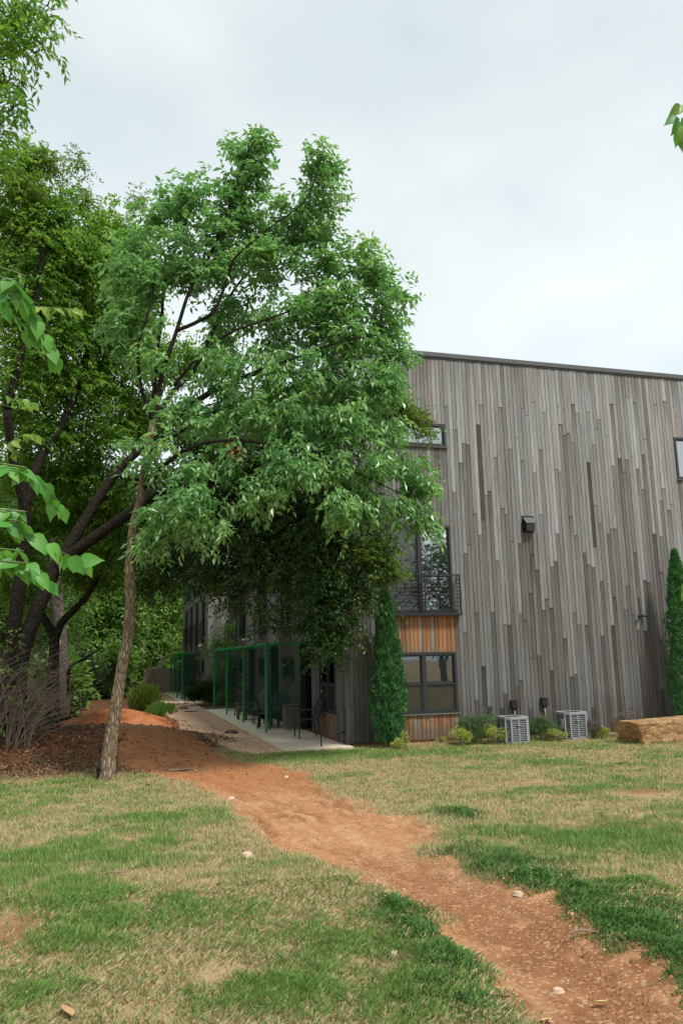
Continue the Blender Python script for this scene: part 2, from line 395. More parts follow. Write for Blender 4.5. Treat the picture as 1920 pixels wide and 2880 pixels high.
CLOVER = [G2(*g)+(s,) for *g, s in [(1145, 2562, 62, 30, 1), (1190, 2630, 70, 34, 1), (1270, 2705, 80, 42, 1), (1245, 2790, 90, 45, .5), (1330, 2830, 80, 40, .7), (1300, 2292, 46, 16, .9), (1270, 2400, 80, 14, .6), (1420, 2440, 110, 24, .95), (1500, 2480, 110, 30, 1), (1640, 2545, 120, 50, 1), (1760, 2610, 130, 60, 1), (1880, 2700, 120, 70, 1), (1850, 2560, 90, 40, .7), (1960, 2780, 90, 60, 1)]]
DRY = [G2(*g)+(s,) for *g, s in [(1500, 2205, 110, 12, .8), (1330, 2235, 140, 12, .5), (1800, 2232, 110, 12, .9), (1350, 2150, 90, 7, .5), (980, 2160, 60, 8, .5), (600, 2740, 70, 40, .8), (640, 2760, 40, 20, .8), (430, 2500, 140, 24, .6), (500, 2220, 120, 10, .6), (30, 2620, 90, 60, 1), (60, 2500, 90, 20, .6), (400, 2840, 150, 60, .6), (140, 2720, 120, 50, .5)]]
def blobs(x, y, L):
    v = np.zeros(np.shape(x))
    for cx, cy, rx, ry, s in L: v = np.maximum(v, s*np.exp(-(((x-cx)/rx)**2+((y-cy)/ry)**2)*.8))
    return v

def zones(x, y):
    n1 = fbm(x*2.3, y*2.3, 1); n2 = fbm(x*9, y*9, 5); n3 = fbm(x*.55, y*.55, 9)
    dt = polydist(x, y, TRAIL).reshape(x.shape)
    edge = dt+(n1-.5)*.5+(n2-.5)*.28
    dirt = sstep(-.12, .12, edge)
    gv = sstep(-.06, .06, polydist(x, y, GRAVEL).reshape(x.shape)+(n2-.5)*.2)
    m2 = np.exp(-(((x+4.75)/1.9)**2+((y-7.4)/2.3)**2)**2)
    m1 = sstep(.35, .55, np.exp(-(np.abs((x+5.3)/3.3)**3+np.abs((y-2.0)/3.0)**2))+(n1-.5)*.4)*sstep(-2.9, -1.0, y+(n1-.5)*2.2)
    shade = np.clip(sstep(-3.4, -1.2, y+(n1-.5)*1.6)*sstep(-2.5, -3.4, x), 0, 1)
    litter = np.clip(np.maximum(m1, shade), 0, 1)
    return dict(n1=n1, n2=n2, n3=n3, dt=dt, dirt=dirt, gravel=gv, m2=m2, litter=litter)

def ground_colour(x, y):
    z = zones(x, y); n1, n2, n3 = z['n1'], z['n2'], z['n3']
    C = lambda c: np.array(c)[None, :]
    def mixc(a, b, t): return a*(1-t[:, None])+b*t[:, None]
    soil = C((.19, .12, .066)); straw = C((.40, .30, .165)); grn = C((.15, .19, .055)); red = C((.27, .14, .075))
    g = np.clip(blobs(x, y, GREEN)*.9+(n1-.5)*1.8+(n2-.5)*.8+(n3-.5)*1.2+.05, 0, 1)
    c = mixc(mixc(straw, soil, np.clip((n2-.42)*2.2, 0, .8)), grn, g)
    c = mixc(c, red, np.clip(blobs(x, y, DRY)*1.2+(n1-.70)*2.5, 0, 1)*np.clip(.4+n2, 0, 1))
    cl = np.clip(blobs(x, y, CLOVER)*1.6, 0, 1)
    c = mixc(c, C((.05, .075, .025)), cl)
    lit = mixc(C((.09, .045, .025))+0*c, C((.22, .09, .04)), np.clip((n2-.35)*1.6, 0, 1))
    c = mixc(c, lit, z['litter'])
    _, u_, v_ = linedist(x, y, CL)
    stk = fbm(u_*7+3*n1, v_*.9, 31); stk2 = fbm(u_*22+4*n1, v_*2.2, 33)
    dirt = mixc(C((.42, .215, .10))+0*c, C((.27, .115, .048)), np.clip((stk-.40)*3.0, 0, 1))
    dirt = mixc(dirt, C((.56, .34, .20)), np.clip((stk2-.52)*3.5, 0, .85))
    rutm = np.exp(-((u_-.1)/.36)**4)*sstep(4.8, 2.2, v_)*(.45+.75*n1)
    dirt = mixc(dirt, C((.25, .115, .06)), np.clip(rutm, 0, 1)*.8)
    dirt = mixc(dirt, C((.55, .30, .16)), np.clip((n2-.58)*3, 0, .8))
    # packed crown of the trail paler and pinker, redder and darker towards the tree
    
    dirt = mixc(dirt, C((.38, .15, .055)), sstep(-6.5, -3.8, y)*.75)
    c = mixc(c, dirt, z['dirt'])
    c = mixc(c, mixc(C((.36, .11, .04))+0*c, C((.48, .19, .08)), sstep(.35, .65, n1))*(.72+.5*n2)[:, None], np.clip(z['m2']*1.2, 0, 1)*(.75+.25*sstep(.3, .5, n1)))
    # crest of the first berm: bare beige
    cr = np.exp(-(((x+4.3)/1.3)**2+((y-2.5)/.55)**2))*sstep(.3, .6, n1+.2)
    c = mixc(c, C((.46, .31, .20)), np.clip(cr*1.3, 0, .95))
    gr = mixc(C((.62, .44, .30))+0*c, C((.44, .29, .18)), np.clip((n2-.45)*2.5, 0, 1))
    gr = mixc(gr, C((.26, .17, .11)), sstep(.55, .72, n1)*.7)
    c = mixc(c, gr, z['gravel'])
    mul = ((y > 14.7) & (y < 20) & (x > -1.6)).astype(float); c = mixc(c, C((.10, .06, .04)), mul)
    return c, z
def ground_z(x, y, z):
    b = gbase(x, y)
    gm = 1-z['dirt']
    near = sstep(30, 5, np.hypot(x-CAM[0], y-CAM[1]))
    b = b-.055*sstep(-.1, .35, z['dt'])*sstep(-.5, -3, y)
    b = b+near*((z['n2']-.5)*.026*sstep(4, 1, y)+(z['n1']-.5)*.05*gm)
    b = b+.055*np.clip(blobs(x, y, CLOVER), 0, 1)*gm*(.5+z['n2'])
    _, u, v = linedist(x, y, CL)
    rut = np.exp(-((np.abs(u)-.17)/.09)**2)*sstep(-.05, .2, z['dt'])
    return b-.018*rut-.012*np.exp(-(u/.1)**2)*z['dirt'], u, v
def dens(a, b, s): return np.arange(a, b, s)
xs = np.concatenate([-np.geomspace(400, 12.2, 26), dens(-12, -8.2, .2), dens(-8.2, 6.5, .05), dens(6.5, 12, .14), np.geomspace(12.2, 400, 26)])
ys = np.concatenate([-np.geomspace(300, 17.2, 20), dens(-17, -8, .045), dens(-8, 1.2, .07), dens(1.2, 12, .12), dens(12, 36, .4), np.geomspace(37, 400, 24)])
X, Y = np.meshgrid(xs, ys); xf, yf = X.ravel(), Y.ravel()
gc, gzones = ground_colour(xf, yf); gz_, gu, gv_ = ground_z(xf, yf, gzones)
# the ground sinks a little under the concrete patios
pat = ((xf > -1.46) & (xf < .1) & (yf > -.4) & (yf < 14.8)) | ((xf > -1.95) & (xf < 0) & (yf > 20.2) & (yf < 32.8))
gz_ = np.where(pat, gz_-.05, gz_)
nx, ny = len(xs), len(ys)
ii = (np.arange(ny-1)[:, None]*nx+np.arange(nx-1)[None]).ravel()
Q = np.stack([ii, ii+1, ii+nx+1, ii+nx], 1)

mt = newmat('ground_soil_and_turf'); b = NB(mt)
ca = b.attr('col').outputs['Color']; da = b.attr('dirt').outputs['Fac']; ga = b.attr('grav').outputs['Fac']
fine = b.noise(b.pos(), 38, 5, .7); fine2 = b.noise(b.pos(), 140, 3, .6)
vor = b.n('ShaderNodeTexVoronoi', {'Vector': b.pos(), 'Scale': 55.0}, feature='F1')
c = b.mix(b.math('MULTIPLY', b.ramp(fine, [(.35, (0, 0, 0)), (.7, (1, 1, 1))]), .55), b.mix(1.0, ca, (.68, .66, .64), 'MULTIPLY'), b.mix(1.0, ca, (1.35, 1.32, 1.28), 'MULTIPLY'))
peb = b.ramp(vor.outputs['Color'], [(.72, (0, 0, 0)), (.80, (1, 1, 1))])
pebm = b.math('MULTIPLY', peb, b.math('MULTIPLY', b.math('MAXIMUM', da, ga), .45))
c = b.mix(pebm, c, (.60, .40, .26))
u = b.attr('u').outputs['Fac']; v = b.attr('w').outputs['Fac']
def tread(uc, wd, sp, ph, lv):
    un = b.math('SUBTRACT', u, uc)
    inside = b.math('LESS_THAN', b.math('ABSOLUTE', un), wd)
    vv = b.math('ADD', b.math('MULTIPLY', v, 6.2832/sp), b.math('ADD', b.math('MULTIPLY', b.math('ABSOLUTE', un), 22.0), ph))
    lug = b.math('GREATER_THAN', b.n('ShaderNodeMath', {0: vv, 1: 0.0}, operation='SINE').outputs[0], .1)
    seg = b.math('GREATER_THAN', b.n('ShaderNodeMath', {0: b.math('MULTIPLY', un, 6.2832/.034), 1: 0.0}, operation='COSINE').outputs[0], -.25)
    return b.math('MULTIPLY', b.math('MULTIPLY', inside, lv), b.math('MULTIPLY', lug, seg))
tr = b.math('ADD', b.math('ADD', tread(.12, .05, .042, 0.0, 1.0), tread(-.14, .045, .038, 1.3, .8)), b.math('ADD', tread(.30, .04, .040, 2.1, .7), tread(-.02, .035, .045, .7, .5)))
br = b.ramp(b.noise(b.pos(), 2.6, 3), [(.38, (0, 0, 0)), (.55, (1, 1, 1))])
vmask = b.ramp(b.math('MULTIPLY', v, .16), [(.58, (1, 1, 1)), (.80, (0, 0, 0))])
tr = b.math('MULTIPLY', b.math('MULTIPLY', tr, br), b.math('MULTIPLY', da, vmask))
hgt = b.math('ADD', b.math('ADD', b.math('MULTIPLY', fine, .012), b.math('MULTIPLY', fine2, .005)), b.math('MULTIPLY', tr, -.016))
wet = b.attr('wet').outputs['Fac']
c = b.mix(wet, c, (.10, .065, .045))
b.out(c, .95, hgt, 1.0, 1.0, .12)
wc = gpoint(500, 2160); wet = np.exp(-(((xf-wc[0])/.55)**2+((yf-wc[1])/.35)**2))
gnd = np_mesh('ground', np.stack([xf, yf, gz_], 1), Q, mt, attrs={'col': gc, 'dirt': gzones['dirt'], 'grav': gzones['gravel'], 'u': gu, 'w': gv_, 'wet': wet*.45}, smooth=True, kind='structure')
def gz(x, y):
    x = np.atleast_1d(np.asarray(x, float)); y = np.atleast_1d(np.asarray(y, float))
    z = zones(x, y); return ground_z(x, y, z)[0]
def gz1(x, y): return float(gz(x, y)[0])

# puddle
mt = newmat('muddy_water'); b = NB(mt); b.out((.42, .32, .24), .12, None, spec=.8)
th = np.linspace(0, 2*np.pi, 24, endpoint=False); rr = 1+.35*np.sin(th*3+1)+.2*np.sin(th*5)
PV = np.stack([wc[0]+.22*rr*np.cos(th), wc[1]+.10*rr*np.sin(th), np.full(24, gz1(wc[0], wc[1])+.012)], 1)
PV = np.vstack([PV, [[wc[0], wc[1], gz1(wc[0], wc[1])+.012]]])
np_mesh('puddle', PV, np.array([[i, (i+1) % 24, 24] for i in range(24)]), mt, kind='structure')

# patios
def patio(x0, x1, y0, y1, joints):
    mb = MB(); ys_ = [y0]+joints+[y1]
    for a, b_ in zip(ys_[:-1], ys_[1:]): mb.box(x0, x1, a+.004, b_-.004, -.12, .035)
    mb.box(x0+.01, x1-.01, y0+.01, y1-.01, -.12, .027)
    o = mb.build('patio', M['concrete'], kind='structure'); return o
patio(-1.45, .05, -.39, 14.7, [3.7, 7.5, 11.3])
patio(-1.93, -.78, 20.28, 32.7, [23.8, 27, 30])

# ------------------------------------------------------------------ near building
WC = .1035
def tint_grey(z, lo=False):
    """weathered cedar: silver high up, browner low down, plank to plank variation"""
    k = random.random()
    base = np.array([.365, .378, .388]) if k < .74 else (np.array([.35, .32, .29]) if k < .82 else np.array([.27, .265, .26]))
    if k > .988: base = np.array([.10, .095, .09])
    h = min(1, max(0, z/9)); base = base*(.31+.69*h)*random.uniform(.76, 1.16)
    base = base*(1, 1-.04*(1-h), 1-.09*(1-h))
    return tuple(base)
def tint_warm():
    k = random.random()
    if k < .38: return tuple(np.array([.36, .175, .085])*random.uniform(.75, 1.15))
    if k < .75: return tuple(np.array([.36, .225, .13])*random.uniform(.8, 1.1))
    return tuple(np.array([.30, .25, .20])*random.uniform(.8, 1.1))
# one unit plank with bevelled long edges, shared by every board
e = .035
pv = [(-.5, 0, 0), (-.5, -1+.25, 0), (-.5+e, -1, 0), (.5-e, -1, 0), (.5, -1+.25, 0), (.5, 0, 0)]
PV = np.array([(x, y, z) for z in (0, 1) for x, y, _ in pv], float)
PQ = np.array([[i, i+1, i+7, i+6] for i in range(5)]+[[0, 6, 11, 5]])
PT = np.array([[0, 5, 4], [0, 4, 1], [1, 4, 3], [1, 3, 2], [6, 10, 11], [6, 7, 10], [7, 9, 10], [7, 8, 9]])
_t = np_mesh('plank', PV, [PQ, PT], M['wood']); PLANK = _t.data; bpy.data.objects.remove(_t)
B1 = empty('apartment_building', (0, 0, 0), 'three storey building clad in grey weathered vertical boards beside the lawn', 'building')
OPEN = [(1.05, 2.67, 6.86, 7.44), (1.05, 2.67, 2.85, 4.93), (1.05, 2.67, .62, 1.98), (9.25, 10.4, 6.34, 7.5)]
TOPZ, BOTZ = 9.12, .06
edges = list(np.arange(0, 1.05-.05, WC))+[1.05]
edges = [1.05*i/10 for i in range(11)]+[1.05+1.62*i/16 for i in range(1, 17)]+[2.67+(9.25-2.67)*i/63 for i in range(1, 64)]+[9.25+1.15*i/11 for i in range(1, 12)]+[10.4+WC*i for i in range(1, 12)]
planks = []
def segs(z0, z1, lo, hi):
    """random board joints between z0 and z1"""
    out_ = []; z = z0+0; first = True
    while z < z1-1e-6:
        L = random.uniform(.3, hi) if first else random.uniform(lo, hi); first = False
        e_ = min(z1, z+L)
        if z1-e_ < .45: e_ = z1
        out_.append((z, e_)); z = e_
    return out_
for x0, x1 in zip(edges[:-1], edges[1:]):
    xm = (x0+x1)/2; cuts = sorted([(z0, z1) for a, b_, z0, z1 in OPEN if a < xm < b_])
    z = BOTZ; spans = []
    for z0, z1 in cuts: spans.append((z, z0)); z = z1
    spans.append((z, TOPZ))
    for s0, s1 in spans:
        inwin = bool(cuts) and xm < 5
        if inwin and s1 <= .63:
            planks.append((x0, x1, s0, s1, tint_warm(), 2))
        elif inwin and s0 == 1.98:
            planks.append((x0, x1, s0, s1, tint_warm(), 2))
        elif inwin:
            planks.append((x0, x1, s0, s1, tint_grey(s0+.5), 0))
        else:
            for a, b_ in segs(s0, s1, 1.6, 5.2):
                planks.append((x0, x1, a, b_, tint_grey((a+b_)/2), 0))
vis = lambda p: (p[1] < 10.0)*(p[3]-p[2]+(3 if p[5] == 2 else 0))
planks.sort(key=lambda p: -vis(p))
for p in planks[:296]:
    x0, x1, z0, z1, t, k = p
    o = bpy.data.objects.new('plank', PLANK); COL.objects.link(o); o.parent = B1
    o.location = ((x0+x1)/2, .03, z0+.002); o.scale = (x1-x0-.005, .03+random.uniform(-.006, .006), z1-z0-.012)
    o.color = (*t, (z1-z0)/10)
    if k == 2:
        o.material_slots[0].link = 'OBJECT'; o.material_slots[0].material = M['woodw']; o.color = (*t, .1 if z1 < 1 else .055)
V = []; F = []; T = []; n = 0; tv = []; rv = []
def board_mesh(lst, name, parent, xf_):
    """boards in plane coordinates (a0,a1,z0,z1,tint) -> one mesh; xf_ maps (a, depth, z)"""
    V = []; Qs = []; Ts = []; tints = []; vv = []; n = 0
    for a0, a1, z0, z1, t in lst:
        d = .03+random.uniform(-.004, .004)
        P = PV.copy(); P = np.stack([(a0+a1)/2+P[:, 0]*(a1-a0-.004), P[:, 1]*d, z0+.002+P[:, 2]*(z1-z0-.005)], 1)
        P = xf_(P); V.append(P); Qs.append(PQ+n); Ts.append(PT+n); n += 12
        tints.append(np.tile(t, (12, 1))); vv.append(np.full(12, random.random()))
    return np_mesh(name, np.vstack(V), [np.vstack(Qs), np.vstack(Ts)], M['woodm'], parent, {'tint': np.vstack(tints), 'v': np.concatenate(vv)}, kind='stuff')
rest = planks[296:]
if rest: board_mesh([p[:5] for p in rest], 'board', B1, lambda P: P+np.array([0, .03, 0]))

# west side cladding of the near block (plane x = 0)
W_SIDE = [(.80, 2.27, .62, 1.98)]+[(a, b_, 1.30, 1.96) for a, b_ in ((5.15, 6.68), (9.62, 10.85), (13.99, 15.4))]
J_SIDE = [(.95, 2.27, 2.85, 4.93), (5.45, 7.0, 2.85, 4.93), (9.4, 10.95, 2.85, 4.93), (13.9, 15.4, 2.85, 4.93)]
NICHE = [(3.12, 4.5), (7.5, 8.82), (11.83, 13.1)]
T_SIDE = [(5.45, 7.0, 6.86, 7.44), (9.4, 10.95, 6.86, 7.44), (13.9, 15.4, 6.86, 7.44)]
opens = W_SIDE+J_SIDE+T_SIDE+[(a, b_, 0, 2.35) for a, b_ in NICHE]
def clad(y0, y1, zt, opens, zb=.06, dark=1.0):
    ed = {y0, y1}
    for a, b_, _, _ in opens: ed.add(a); ed.add(b_)
    ed = sorted(ed); L = []
    for a, b_ in zip(ed[:-1], ed[1:]):
        k = max(1, round((b_-a)/WC))
        for i in range(k):
            p0 = a+(b_-a)*i/k; p1 = a+(b_-a)*(i+1)/k; pm = (p0+p1)/2
            cuts = sorted([(z0, z1) for q0, q1, z0, z1 in opens if q0 < pm < q1]); z = zb; sp = []
            for z0, z1 in cuts:
                if z0 > z: sp.append((z, z0))
                z = z1
            sp.append((z, zt))
            for s0, s1 in sp:
                if cuts and s1 < 3 and s1-s0 < 1.3:
                    L.append((p0, p1, s0, s1, tuple(np.array(tint_warm() if pm < 3 or random.random() < .5 else tint_grey(2))*(.85 if pm < 3 else .62))))
                else:
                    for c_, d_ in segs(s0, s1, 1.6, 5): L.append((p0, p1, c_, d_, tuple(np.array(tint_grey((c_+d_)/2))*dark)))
    return L
board_mesh(clad(0, 16.2, TOPZ, opens), 'cladding', B1, lambda P: np.stack([.03+P[:, 1], P[:, 0], P[:, 2]], 1))
# core walls behind the boards
mb = MB(); yy = 0.06
mb.box(.7, 15, .12, 16.15, 0, 9.05)
prev = .12
for a, b_ in NICHE: mb.box(.045, .699, prev, a, 0, 9.05); mb.box(.045, .699, a+.0005, b_-.0005, 2.35, 9.05); prev = b_
mb.box(.045, .699, prev, 16.15, 0, 9.05)
mb.box(.045, 15, .045, .119, 0, .615); mb.box(.045, 1.05, .045, .119, .616, 9.05)
mb.box(1.051, 2.669, .045, .119, 1.985, 2.845); mb.box(1.051, 2.669, .045, .119, 4.935, 6.855); mb.box(1.051, 2.669, .045, .119, 7.445, 9.05)
mb.box(2.67, 9.25, .045, .119, .616, 9.05); mb.box(10.4, 15, .045, .119, .616, 9.05); mb.box(9.251, 10.399, .045, .119, .616, 6.335); mb.box(9.251, 10.399, .045, .119, 7.505, 9.05)
mb.build('wall', M['dark'], B1)
mb = MB(); mb.box(.015, 11.5, .012, .2, -.2, .055); mb.box(.012, .2, .2, 16.2, -.2, .055); mb.build('foundation', M['brown'], B1)
mb = MB(); mb.box(-.05, 11.6, -.045, .3, 9.16, 9.27); mb.box(-.05, .3, .301, 16.25, 9.16, 9.27); mb.box(-.01, 11.6, -.01, .25, 9.121, 9.159)
mb.build('roof_flashing', M['flash'], B1)

def window_end(B, x0, x1, z0, z1, kind, plane='S', off=0.0):
    """window with frame, panes; plane S faces -Y at y=off, plane W faces -X at x=off (x0..x1 then run along y)"""
    def mp(a, d, z): return (a, off+d, z) if plane == 'S' else (off+d, a, z)
    def bx(mb, a0, a1, d0, d1, z0, z1):
        if plane == 'S': mb.box(a0, a1, off+d0, off+d1, z0, z1)
        else: mb.box(off+d0, off+d1, a0, a1, z0, z1)
    f = .055
    mb = MB(); bx(mb, x0, x0+f, -.02, .10, z0, z1); bx(mb, x1-f, x1, -.02, .10, z0, z1)
    bx(mb, x0+f, x1-f, -.02, .10, z1-f, z1); bx(mb, x0+f, x1-f, -.02, .10, z0, z0+f)
    xm = (x0+x1)/2
    if kind in ('juliet', 'double'): bx(mb, xm-.04, xm+.04, -.012, .095, z0+f, z1-f)
    W = mb.build('window', M['frame'], B)
    def sash(a0, a1, c0, c1, glass, dep=.03, fr=.035):
        m2 = MB(); bx(m2, a0, a0+fr, dep-.015, dep+.03, c0, c1); bx(m2, a1-fr, a1, dep-.015, dep+.03, c0, c1)
        bx(m2, a0+fr, a1-fr, dep-.015, dep+.03, c1-fr, c1); bx(m2, a0+fr, a1-fr, dep-.015, dep+.03, c0, c0+fr)
        m2.build('sash', M['frame'], W)
        m3 = MB(); bx(m3, a0+fr, a1-fr, dep, dep+.008, c0+fr, c1-fr); m3.build('pane', M[glass], W)
    def back(a0, a1, c0, c1, mat, d=.075, nm='blind'):
        m4 = MB(); bx(m4, a0, a1, d, d+.006, c0, c1); m4.build(nm, M[mat], W)
    if kind == 'juliet':
        sash(x0+f, xm-.04, z0+f, z1-f, 'glass_scr'); back(x0+f, xm-.04, z0+f, z1-f, 'screen', nm='insect_screen')
        sash(xm+.04, x1-f, z0+f, z1-f, 'glass_up')
    elif kind == 'double':
        zm = z0+(z1-z0)*.49
        for a0, a1 in ((x0+f, xm-.04), (xm+.04, x1-f)):
            sash(a0, a1, zm, z1-f, 'glass', dep=.045); sash(a0, a1, z0+f, zm, 'glass_scr', dep=.02)
            back(a0, a1, z0+f, zm, 'screen', nm='insect_screen')
    elif kind == 'small':
        sash(x0+f, x1-f, z0+f, z1-f, 'glass')
    else:
        sash(x0+f, x1-f, z0+f, z1-f, 'glass_up')
    m5 = MB(); bx(m5, x0-.03, x1+.03, -.045, .01, z0-.025, z0-.002); m5.build('sill', M['flash'] if kind != 'double' else M['oldwood'], W)
    return W
window_end(B1, *OPEN[0], 'strip'); window_end(B1, *OPEN[1], 'juliet'); window_end(B1, *OPEN[2], 'double'); window_end(B1, *OPEN[3], 'strip')
for i, w_ in enumerate(W_SIDE): window_end(B1, *w_, 'double' if i == 0 else 'small', plane='W')
for w_ in J_SIDE: window_end(B1, *w_, 'juliet', plane='W')
for w_ in T_SIDE: window_end(B1, *w_, 'strip', plane='W')
def railing(B, x0, x1, z0, z1, plane='S', off=0.0, dep=.16, nb=9):
    def bx(mb, a0, a1, d0, d1, c0, c1):
        if plane == 'S': mb.box(a0, a1, off-d1, off-d0, c0, c1)
        else: mb.box(off-d1, off-d0, a0, a1, c0, c1)
    mb = MB(); t = .032
    bx(mb, x0, x1, dep-t, dep, z1-t, z1); bx(mb, x0-.01, x1+.01, 0, dep+.01, z0-.03, z0+.02)
    for a in (x0, (x0+x1)/2-t/2, x1-t): bx(mb, a, a+t, dep-t, dep, z0+.02, z1-t)
    for a in (x0, x1-t):
        bx(mb, a, a+t, 0, dep-t, z1-t, z1)
    Rr = mb.build('balcony_railing', M['black'], B)
    for i in range(nb):
        z = z0+.02+(z1-z0-.05)*(i+1)/(nb+1); m2 = MB()
        bx(m2, x0+.002, x1-.002, dep-.022, dep-.008, z-.006, z+.006)
        for a in (x0+.008, x1-.022): bx(m2, a, a+.012, .001, dep-.023, z-.006, z+.006)
        m2.build('bar', M['black'], Rr)
railing(B1, 1.03, 2.80, 2.84, 3.76)
for w_ in J_SIDE: railing(B1, w_[0]-.06, w_[1]+.06, 2.84, 3.76, plane='W', dep=.15)
# patio doors in the niches
for a, b_ in NICHE:
    mb = MB(); mb.box(.44, .50, a+.0, b_-.0, .036, 2.34)
    d = mb.build('door', M['frame'], B1)
    m2 = MB(); m2.box(.425, .439, a+.12, b_-.12, .3, 2.2); m2.build('pane', M['glass'], d)
    m3 = MB(); m3.box(.40, .424, a+.06, a+.085, 1.0, 1.12); m3.build('handle', M['flash'], d)
    m4 = MB(); m4.box(.0, .69, a, b_, -.02, .034); m4.build('threshold', M['dark'], B1)

# ------------------------------------------------------------------ far building
B2 = empty('apartment_building', (0, 0, 0), 'farther block with the same grey boards, stepped out behind the small tree', 'building')
YB, XB = 19.9, -.8
FO = [(.15, 1.55, 2.85, 4.93), (.15, 1.55, .62, 1.98), (.15, 1.55, 6.86, 7.44)]
fp = []
ed = [XB+(.15-XB)*i/9 for i in range(10)]+[.15+1.4*i/13 for i in range(1, 14)]+[1.55+WC*i for i in range(1, 25)]
for x0, x1 in zip(ed[:-1], ed[1:]):
    xm = (x0+x1)/2; cuts = sorted([(a, c_) for q, r_, a, c_ in FO if q < xm < r_]); z = .06
    for a, c_ in cuts+[(TOPZ, None)]:
        for s0, s1 in segs(z, a, 1.5, 4): fp.append((x0, x1, s0, s1, tint_grey((s0+s1)/2)))
        z = c_
board_mesh(fp, 'cladding', B2, lambda P: P+np.array([0, YB+.03, 0]))
bays = [21.2, 24.4, 27.6, 30.8]
sw = [(y, y+1.25, 1.25, 1.95) for y in bays]; sj = [(y, y+1.25, 2.85, 4.93) for y in bays]; sn = [(y+1.75, y+2.55) for y in bays[:3]]
board_mesh(clad(YB, 34, TOPZ, sw+sj+[(a, b_, 0, 2.35) for a, b_ in sn]), 'side_cladding', B2, lambda P: np.stack([XB+.03+P[:, 1], P[:, 0], P[:, 2]], 1))
mb = MB(); mb.box(XB+.105, 6, YB+.12, 33.95, 0, 9.05)
mb.box(XB+.045, XB+.104, YB+.12, 33.95, 2.36, 2.84); mb.box(XB+.045, XB+.104, YB+.12, 33.95, 4.94, 9.05)
mb.box(XB+.045, .14, YB+.045, YB+.119, 0, 9.05); mb.box(1.56, 6, YB+.045, YB+.119, 0, 9.05)
mb.build('wall', M['dark'], B2)
mb = MB(); mb.box(XB-.05, 5.5, YB-.05, YB+.3, 9.125, 9.27); mb.box(XB-.05, XB+.3, YB+.301, 34.1, 9.125, 9.27); mb.build('roof_flashing', M['flash'], B2)
for i, w_ in enumerate(FO): window_end(B2, *w_, ['juliet', 'double', 'strip'][i], off=YB)
railing(B2, .05, 1.65, 2.84, 3.76, off=YB, nb=7)
for w_ in sw: window_end(B2, *w_, 'small', plane='W', off=XB)
for w_ in sj: window_end(B2, *w_, 'juliet', plane='W', off=XB); railing(B2, w_[0]-.05, w_[1]+.05, 2.84, 3.76, plane='W', off=XB, dep=.15, nb=6)

# ------------------------------------------------------------------ things on the wall
t = empty('exhaust_vent', (4.74, 0, 5.0), 'black hooded exhaust vent high on the board wall, stain below it', 'vent')
mb = MB(); mb.box(-.16, .16, -.022, -.001, -.19, .23); mb.build('backplate', M['blackplastic'], t)
mb = MB()
hv = [(-.115, -.022, -.16), (.115, -.022, -.16), (.115, -.15, -.16), (-.115, -.15, -.16), (-.115, -.022, .17), (.115, -.022, .17), (.115, -.15, .03), (-.115, -.15, .03)]
mb.add(hv, [[0, 1, 2, 3], [3, 2, 6, 7], [0, 3, 7, 4], [1, 5, 6, 2], [0, 4, 5, 1]]); mb.build('hood', M['blackplastic'], t)
mb = MB(); mb.add([(-.13, -.024, .18), (.13, -.024, .18), (.13, -.165, .028), (-.13, -.165, .028), (-.13, -.024, .188), (.13, -.024, .188), (.13, -.17, .034), (-.13, -.17, .034)],
    [[0, 1, 2, 3], [4, 7, 6, 5], [3, 2, 6, 7], [0, 3, 7, 4], [1, 5, 6, 2]]); mb.build('lid', M['flash'], t)
for x, z, lab, px in ((4.05, .73, 'black electrical disconnect box on the wall above the left air conditioner', 3.99), (4.84, .76, 'black electrical box on the wall between the two air conditioners', 4.93)):
    t = empty('electrical_box', (x, 0, z), lab, 'electrical box', 'electrical boxes on the board wall')
    mb = MB(); mb.box(-.07, .07, -.085, -.002, -.06, .10)
    mb.add([(-.07, -.085, -.06), (.07, -.085, -.06), (.07, -.002, -.06), (-.07, -.002, -.06), (-.045, -.07, -.10), (.045, -.07, -.10), (.045, -.002, -.10), (-.045, -.002, -.10)], [[0, 4, 5, 1], [1, 5, 6, 2], [0, 3, 7, 4], [4, 7, 6, 5]]); mb.build('enclosure', M['blackplastic'], t)
    mb = MB(); mb.box(-.08, .08, -.10, -.0, .101, .112); mb.build('cover', M['blackplastic'], t)
    mb = MB(); mb.tube([(.0, -.04, -.1), (.01, -.05, -.25), (.02, -.07, -.40), (.03, -.12, -.52), (.03, -.25, -.58)], .013, 8); mb.build('conduit', M['acgrey'], t, smooth=True)
t = empty('spotlight', (7.72, 0, 2.77), 'small black twin spotlight low on the right of the board wall', 'spotlight')
mb = MB(); mb.tube([(0, -.001, 0), (0, -.03, 0)], .035, 12); mb.build('base', M['black'], t)
for s in (-1, 1):
    mb = MB(); mb.tube([(s*.015, -.03, 0), (s*.06, -.07, 0), (s*.115, -.10, -.01)], [.018, .03, .036], 10); mb.build('lamp_head', M['black'], t, smooth=True)
mb = MB(); mb.box(-.012, .012, -.012, -.002, .035, .45); mb.build('cable_cover', M['black'], t)
def flood(x, y, z, lab):
    t = empty('wall_lamp', (x, y, z), lab, 'wall lamp', 'wall lamps above the patios')
    mb = MB(); mb.box(-.05, -.002, -.05, .05, -.06, .06); mb.build('base', M['black'], t)
    mb = MB(); mb.tube([(-.05, 0, 0), (-.15, 0, -.01)], .02, 8); mb.build('arm', M['white'], t)
    mb = MB(); mb.tube([(-.12, 0, .02), (-.2, 0, .0), (-.32, 0, -.04)], [.035, .055, .06], 10); mb.build('lamp_head', M['white'], t, smooth=True)
flood(0, 12.7, 2.66, 'white wall lamp on the near block just above the green mesh')
flood(XB, 21.0, 2.62, 'white wall lamp on the far block above the distant patio')
